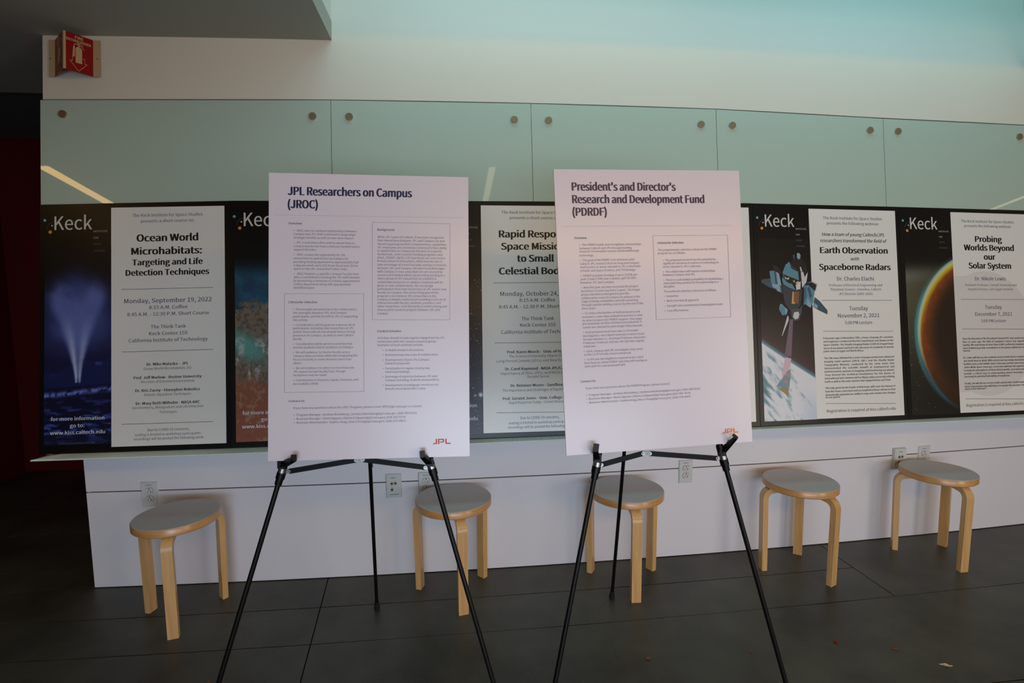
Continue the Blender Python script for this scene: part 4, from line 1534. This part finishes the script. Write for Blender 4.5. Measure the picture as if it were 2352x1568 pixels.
# ------------------------------------------------------------------ STOOLS
def make_stool():
    root = empty('wooden_stool')
    R_, H_, T_ = 0.1735, 0.455, 0.034
    bm = BM()
    n = 72
    prof = [(0.0, H_ - T_), (R_ - .004, H_ - T_), (R_, H_ - T_ + .004), (R_, H_ - .0035), (R_ - .0015, H_ - .0015), (R_ - .003, H_ - .0015), (0.0, H_ - .0015)]
    rings = []
    for r, z in prof:
        if r == 0:
            rings.append([bm.verts.new((0, 0, z))])
        else:
            rings.append([bm.verts.new((r * math.cos(2 * math.pi * i / n), r * math.sin(2 * math.pi * i / n), z)) for i in range(n)])
    for a, b in zip(rings[:-1], rings[1:]):
        for i in range(n):
            j = (i + 1) % n
            if len(a) == 1:
                bm.faces.new((a[0], b[j], b[i]))
            elif len(b) == 1:
                bm.faces.new((a[i], a[j], b[0]))
            else:
                bm.faces.new((a[i], a[j], b[j], b[i]))
    seat = obm('seat', bm, M['birch_edge'], root, smooth=True)
    bm = BM()
    tube(bm, (0, 0, H_ - .0013), (0, 0, H_), R_ - .0022, R_ - .0027, 72)
    obm('linoleum_top', bm, M['lino'], seat)
    # bent L-leg: flat under the seat, knee just outside its edge, then straight down
    for k in range(3):
        a = math.radians(120 * k)
        w2, t = 0.0215, 0.0265
        ro, rb = 0.193, 0.055
        zt = H_ - T_
        path = [(0.085, zt - t / 2 + 0.0, 0.5), (0.125, zt - t / 2, 0.8)]
        for q in range(9):
            th = math.pi / 2 * (1 - q / 8)
            path.append((ro - t / 2 - (rb - t / 2) + (rb - t / 2) * math.cos(th), zt - rb + (rb - t / 2) * math.sin(th), 1.0))
        path += [(ro - t / 2 - .003, 0.18, 1.0), (ro - t / 2 - .005, 0.0, 0.97)]
        bm = BM()
        rings = []
        for i, (r, z, tk) in enumerate(path):
            p0 = path[max(i - 1, 0)]
            p1 = path[min(i + 1, len(path) - 1)]
            dx, dz = p1[0] - p0[0], p1[1] - p0[1]
            l = math.hypot(dx, dz)
            nx_, nz_ = -dz / l, dx / l
            if i == len(path) - 1:
                nx_, nz_ = 1, 0
            hh = t / 2 * tk
            rr = []
            for s, e in ((-1, -1), (1, -1), (1, 1), (-1, 1)):
                x_, y_, z_ = r + nx_ * hh * e, s * w2, z + nz_ * hh * e
                if i < 2:
                    z_ = min(z_, zt)
                rr.append(bm.verts.new((x_ * math.cos(a) - y_ * math.sin(a), x_ * math.sin(a) + y_ * math.cos(a), z_)))
            rings.append(rr)
        for A, B in zip(rings[:-1], rings[1:]):
            for i in range(4):
                bm.faces.new((A[i], A[(i + 1) % 4], B[(i + 1) % 4], B[i]))
        bm.faces.new(rings[0])
        bm.faces.new(rings[-1][::-1])
        obm('leg', bm, M['birch'], root, smooth=True, bevel=0.0022)
    return root


def copy_tree(o, parent=None):
    c = o.copy()
    COL.objects.link(c)
    c.parent = parent
    for ch in list(o.children):
        copy_tree(ch, c)
    return c


ST = [(-1.2040, -0.1760, 44, 0.940, 'round birch stool with grey top at the left end, under the first power outlet'),
      (-0.0229, -0.1580, 41, 1.0, 'round birch stool with grey top behind the right leg of the left easel'),
      (0.7916, -0.1665, 26, 1.0, 'round birch stool with grey top behind the left leg of the right easel'),
      (1.6650, -0.1815, 53, 0.960, 'round birch stool with grey top just right of the right easel'),
      (2.4477, -0.1470, 29, 0.930, 'round birch stool with grey top farthest right, in front of two wall plates')]
stool0 = make_stool()
for i, (x, y, a, k, lab) in enumerate(ST):
    s = stool0 if i == 0 else copy_tree(stool0)
    s.location = (x, y, 0)
    s.rotation_euler = (0, 0, math.radians(a))
    s.scale = (k, k, 1)
    tag(s, lab, 'stool', 'birch stools along the wall')


# ------------------------------------------------------------------ WALL PLATES
def plate_body(root, wd, ht, dep, m_):
    bm = BM()
    e = 0.004
    hexa(bm, [(-wd / 2, 0, -ht / 2), (wd / 2, 0, -ht / 2), (wd / 2, 0, ht / 2), (-wd / 2, 0, ht / 2),
              (-wd / 2 + e, -dep, -ht / 2 + e), (wd / 2 - e, -dep, -ht / 2 + e), (wd / 2 - e, -dep, ht / 2 - e), (-wd / 2 + e, -dep, ht / 2 - e)])
    return obm('cover_plate', bm, m_, root, bevel=0.0008)


def small_print(root, xs, z, y, h, seed):
    """tiny machine-printed characters on the label strip"""
    rs = random.Random(seed)
    bm = BM()
    for x0, x1 in xs:
        x = x0
        while x < x1:
            wv = rs.uniform(.0010, .0018)
            box(bm, x, x + wv, y - .0003, y, z - h / 2, z + h / 2 * rs.choice((1, 1, .6)))
            x += wv + .0005
    obm('small_print', bm, M['ink'], root)


def duplex(x, label, grp='power outlets'):
    root = empty('power_outlet', (x, cw(x) + 0.0095, 0.456))
    tag(root, label, 'outlet', grp)
    D = 0.0065
    plate_body(root, 0.076, 0.121, D, M['plate'])
    bm = BM()
    box(bm, -.022, .022, -D - .0006, -D + .001, .0415, .0505)
    obm('label_strip', bm, M['tag'], root)
    small_print(root, ((-.012, -.006), (-.002, .003), (.007, .010)), .046, -D - .0007, .003, int(x * 100))
    for zc in (0.0185, -0.0205):
        bm = BM()
        ring = []
        for k in range(36):
            a = 2 * math.pi * k / 36
            ring.append((.0172 * math.cos(a), max(min(.0172 * math.sin(a), .0135), -.0135)))
        A = [bm.verts.new((p, -D + .001, zc + q)) for p, q in ring]
        B = [bm.verts.new((p * .96, -D - .0022, zc + q * .96)) for p, q in ring]
        for k in range(36):
            bm.faces.new((A[k], A[(k + 1) % 36], B[(k + 1) % 36], B[k]))
        bm.faces.new(B)
        so = obm('socket', bm, M['socket'], root)
        # dark line around the socket
        bm = BM()
        A = [bm.verts.new((p * 1.045, -D - .0003, zc + q * 1.055)) for p, q in ring]
        bm.faces.new(A)
        obm('socket_gap', bm, M['joint'], root)
        y0, y1 = -D - .0026, -D - .0020
        bm = BM()
        tube(bm, (0, y0, zc + .0075), (0, y1, zc + .0075), .0027, n=14)
        box(bm, -.0068, -.0046, y0, y1, zc - .0075, zc - .0005)
        box(bm, .0046, .0068, y0, y1, zc - .0080, zc + .0002)
        box(bm, .0046, .0100, y0, y1, zc - .0048, zc - .0028)
        obm('slots', bm, M['slot'], so)
    bm = BM()
    tube(bm, (0, -D - .001, -.001), (0, -D + .001, -.001), .0018, n=12)
    obm('screw', bm, M['chrome'], root)
    return root


def data_plate(x, label, dep=0.0065):
    root = empty('data_outlet', (x, cw(x) + 0.0095, 0.455))
    tag(root, label, 'outlet', 'data outlets')
    plate_body(root, 0.076, 0.120, dep, M['plate'])
    bm = BM()
    box(bm, -.028, .028, -dep - .0014, -dep + .001, -.048, .048)
    ins = obm('insert', bm, M['plate'], root, bevel=0.0006)
    y = -dep - .0014
    for (px, pz) in ((-.0085, .0115), (.0085, .0125), (-.0085, -.0185)):
        bm = BM()
        box(bm, px - .0072, px + .0072, y - .0012, y, pz - .0075, pz + .0075)
        jk = obm('jack', bm, M['jack'], root, bevel=0.0004)
        bm = BM()
        pr = [(-.0052, .0045), (.0052, .0045), (.0052, .0005), (.0026, -.0015), (.0014, -.0050), (-.0014, -.0050), (-.0026, -.0015), (-.0052, .0005)]
        A = [bm.verts.new((px + a, y - .0012, pz + b)) for a, b in pr]
        B = [bm.verts.new((px + a, y - .0016, pz + b)) for a, b in pr]
        bm.faces.new(B)
        for k in range(8):
            bm.faces.new((A[k], A[(k + 1) % 8], B[(k + 1) % 8], B[k]))
        obm('opening', bm, M['slot'], jk)
        small_print(root, ((px - .003, px + .002),), pz + .0105, y - .0002, .0022, int(px * 1e4))
    bm = BM()
    box(bm, -.023, .023, y - .0006, y, -.0455, -.0385)
    obm('label_strip', bm, M['tag'], root)
    small_print(root, ((-.020, .021),), -.042, y - .0007, .0026, 5)
    small_print(root, ((-.012, .009),), .041, y - .0003, .0026, 6)
    return root


duplex(-1.4465, 'white duplex power outlet behind the leftmost stool')
data_plate(-0.311, 'white data outlet with three jacks between the legs of the left easel')
duplex(-0.155, 'white duplex power outlet half hidden by the right leg of the left easel')
duplex(1.168, 'white duplex power outlet between the legs of the right easel')
data_plate(2.4025, 'white raised data outlet behind the rightmost stool', 0.016)
duplex(2.5635, 'white duplex power outlet farthest right, behind the rightmost stool')

# ------------------------------------------------------------------ FIRE EXTINGUISHER SIGN
root = empty('fire_extinguisher_sign', (-1.652, yg(-1.652, 2.44) - 0.016, 2.44))
tag(root, 'red and cream folded fire extinguisher sign high on the wall', 'sign')
RL = root.location
zt2, zb2 = 2.5222, 2.3590
SP = lambda x, z, off: Vector((x, yg(x, z) - 0.016 - off, z)) - RL
xl_, xfl, xfold, xfr, xr_ = -1.7605, -1.7335, -1.6345, -1.5705, -1.5422
th = 0.0022


def leaf(name, a, b, oa, ob, m_):
    bm = BM()
    f = [SP(a, zb2, oa), SP(b, zb2, ob), SP(b, zt2, ob), SP(a, zt2, oa)]
    nn_ = (f[1] - f[0]).cross(f[3] - f[0]).normalized()
    if nn_.y > 0:
        nn_ = -nn_
    hexa(bm, [v - nn_ * th for v in f] + f)
    o_ = obm(name, bm, m_, root)
    return f, nn_


leaf('mounting_flange', xl_, xfl, .003, .003, M['sign_cream'])
leaf('mounting_flange', xfr, xr_, .003, .003, M['sign_cream'])
fL, nL = leaf('left_face', xfl, xfold, .002, .092, M['sign_red'])
fR, nR = leaf('right_face', xfold, xfr, .092, .002, M['sign_red'])
for xs in (-1.7525, -1.5510):
    bm = BM()
    c0 = SP(xs, 2.4385, .0028)
    tube(bm, c0, c0 + Vector((0, -.0025, 0)), .0034, .0026, 14)
    obm('screw', bm, M['trim'], root, smooth=True)


def face_art(f, nn_, flip):
    BLc, BRc, TRc, TLc = f

    def Q(s, t, off=.0006):
        if flip:
            s = 1 - s
        return (BLc * (1 - s) + BRc * s) * (1 - t) + (TLc * (1 - s) + TRc * s) * t + nn_ * off
    V, Fc = [], []

    def pl(pts, off=.0006):
        k = len(V)
        V.extend(Q(s, t, off) for s, t in pts)
        Fc.append(tuple(range(k, k + len(pts))))

    def seg(a, b, w_=.012):
        a, b = np.array(a), np.array(b)
        d = (b - a) / (np.linalg.norm(b - a) + 1e-9)
        p = np.array([-d[1], d[0]]) * w_ / 2
        pl([tuple(a - p), tuple(b - p), tuple(b + p), tuple(a + p)])

    def txt(s_, s0, s1, t0, cap):
        co, fc, wd = glyphs(s_, F_SANS, 3, .014, 0)
        k = len(V)
        for x, y in co:
            ss = s0 + x / wd * (s1 - s0)
            V.append(Q((1 - ss) if flip else ss, t0 + y * cap) if flip else Q(ss, t0 + y * cap))
        Fc.extend(tuple(i + k for i in q) for q in fc)
    pl([(0.0, 0.0), (0.085, 0.0), (0.085, 1.0), (0.0, 1.0)])
    if flip:
        txt('FIRE', .32, .66, .885, .065)
        txt('EXTINGUISHER', .05, .90, .79, .060)
    else:
        txt('FIRE', .38, .66, .885, .068)
        txt('EXTINGUISHER', .10, .93, .790, .064)
    # extinguisher body with a rounded shoulder
    body = [(.40, .245), (.62, .245), (.62, .60)]
    for k in range(7):
        a = math.pi * k / 6
        body.append((.51 + .11 * math.cos(a), .60 + .085 * math.sin(a)))
    body.append((.40, .60))
    pl(body)
    pl([(.30, .40), (.37, .40), (.385, .64), (.36, .70), (.325, .66)])
    seg((.345, .68), (.37, .735), .018)
    seg((.36, .735), (.52, .735), .020)
    seg((.45, .77), (.56, .765), .020)
    seg((.56, .765), (.66, .725), .016)
    seg((.51, .735), (.60, .705), .016)
    seg((.60, .705), (.695, .635), .016)
    pl([(.485, .69), (.535, .69), (.53, .75), (.49, .75)])
    ar = [(.37, .395), (.30, .395), (.30, .27), (.21, .27), (.50, .035), (.79, .27), (.71, .27), (.71, .395), (.65, .395)]
    for a, b in zip(ar[:-1], ar[1:]):
        seg(a, b, .014)
    mk('lettering', V, Fc, M['sign_cream'], root)['kind'] = 'stuff'


face_art(fR, nR, False)
face_art(fL, nL, True)


# ------------------------------------------------------------------ LEAF SCRAPS ON THE FLOOR
def scrap(name, x, y, pts, z, m_, lab, rot=0):
    me_v, n = [], len(pts)
    cx = sum(p[0] for p in pts) / n
    cy = sum(p[1] for p in pts) / n
    top = [(px, py, z * (0.35 + 0.65 * ((i * 7) % 5) / 4) + .0012) for i, (px, py) in enumerate(pts)]
    bot = [(px, py, zz - .0011) for px, py, zz in top]
    V = top + [(cx, cy, .0018)] + bot + [(cx, cy, .0004)]
    Fc = [(i, (i + 1) % n, n) for i in range(n)] + [(n + 1 + (i + 1) % n, n + 1 + i, 2 * n + 1) for i in range(n)] + [(i, n + 1 + i, n + 1 + (i + 1) % n, (i + 1) % n) for i in range(n)]
    o_ = mk(name, V, Fc, m_)
    o_.location = (x, y, 0)
    o_.rotation_euler = (0, 0, math.radians(rot))
    return tag(o_, lab, 'leaf')


s = .001
scrap('dry_leaf', 1.7649, -0.8718, [(-19 * s, 9 * s), (-6 * s, 7 * s), (3 * s, 4 * s), (11 * s, -3 * s), (18 * s, -11 * s), (9 * s, -10 * s), (1 * s, -9 * s), (-8 * s, -8 * s), (-10 * s, -2 * s), (-7 * s, 2 * s)], .005, M['pale_leaf'], 'pale torn dry leaf on the floor near the right bottom corner', 4)
scrap('dry_leaf', 1.4611, -0.7034, [(-5 * s, -8 * s), (5 * s, -8 * s), (7 * s, 1 * s), (3 * s, 8 * s), (0, 14 * s), (-3 * s, 7 * s), (-6 * s, 1 * s)], .007, M['red_leaf'], 'crumpled dark red leaf scrap on the floor below the fourth stool')
scrap('dry_leaf', 1.6537, -0.7708, [(-10 * s, 5 * s), (-4 * s, 7 * s), (4 * s, 1 * s), (11 * s, -5 * s), (3 * s, -5 * s), (-6 * s, 0)], .004, M['red_leaf'], 'slim rust red leaf scrap between the dark red scrap and the pale leaf')
scrap('dry_leaf', 0.6988, -0.7007, [(-8 * s, 4 * s), (0, 7 * s), (8 * s, 3 * s), (6 * s, -6 * s), (-2 * s, -8 * s), (-7 * s, -2 * s)], .005, M['brown_leaf'], 'small brown leaf scrap on the floor between the right easel legs')
scrap('dry_leaf', 1.0992, -0.7189, [(-4 * s, 2 * s), (0, 4 * s), (4 * s, 0), (2 * s, -3 * s), (-3 * s, -2 * s)], .002, M['red_leaf'], 'tiny red speck of leaf beside the right leg of the right easel')
scrap('dry_leaf', -0.9050, -0.6200, [(-5 * s, 2 * s), (-1 * s, 8 * s), (5 * s, 5 * s), (3 * s, -3 * s), (-3 * s, -6 * s)], .005, M['brown_leaf'], 'orange brown leaf crumb beside the left leg of the left easel')
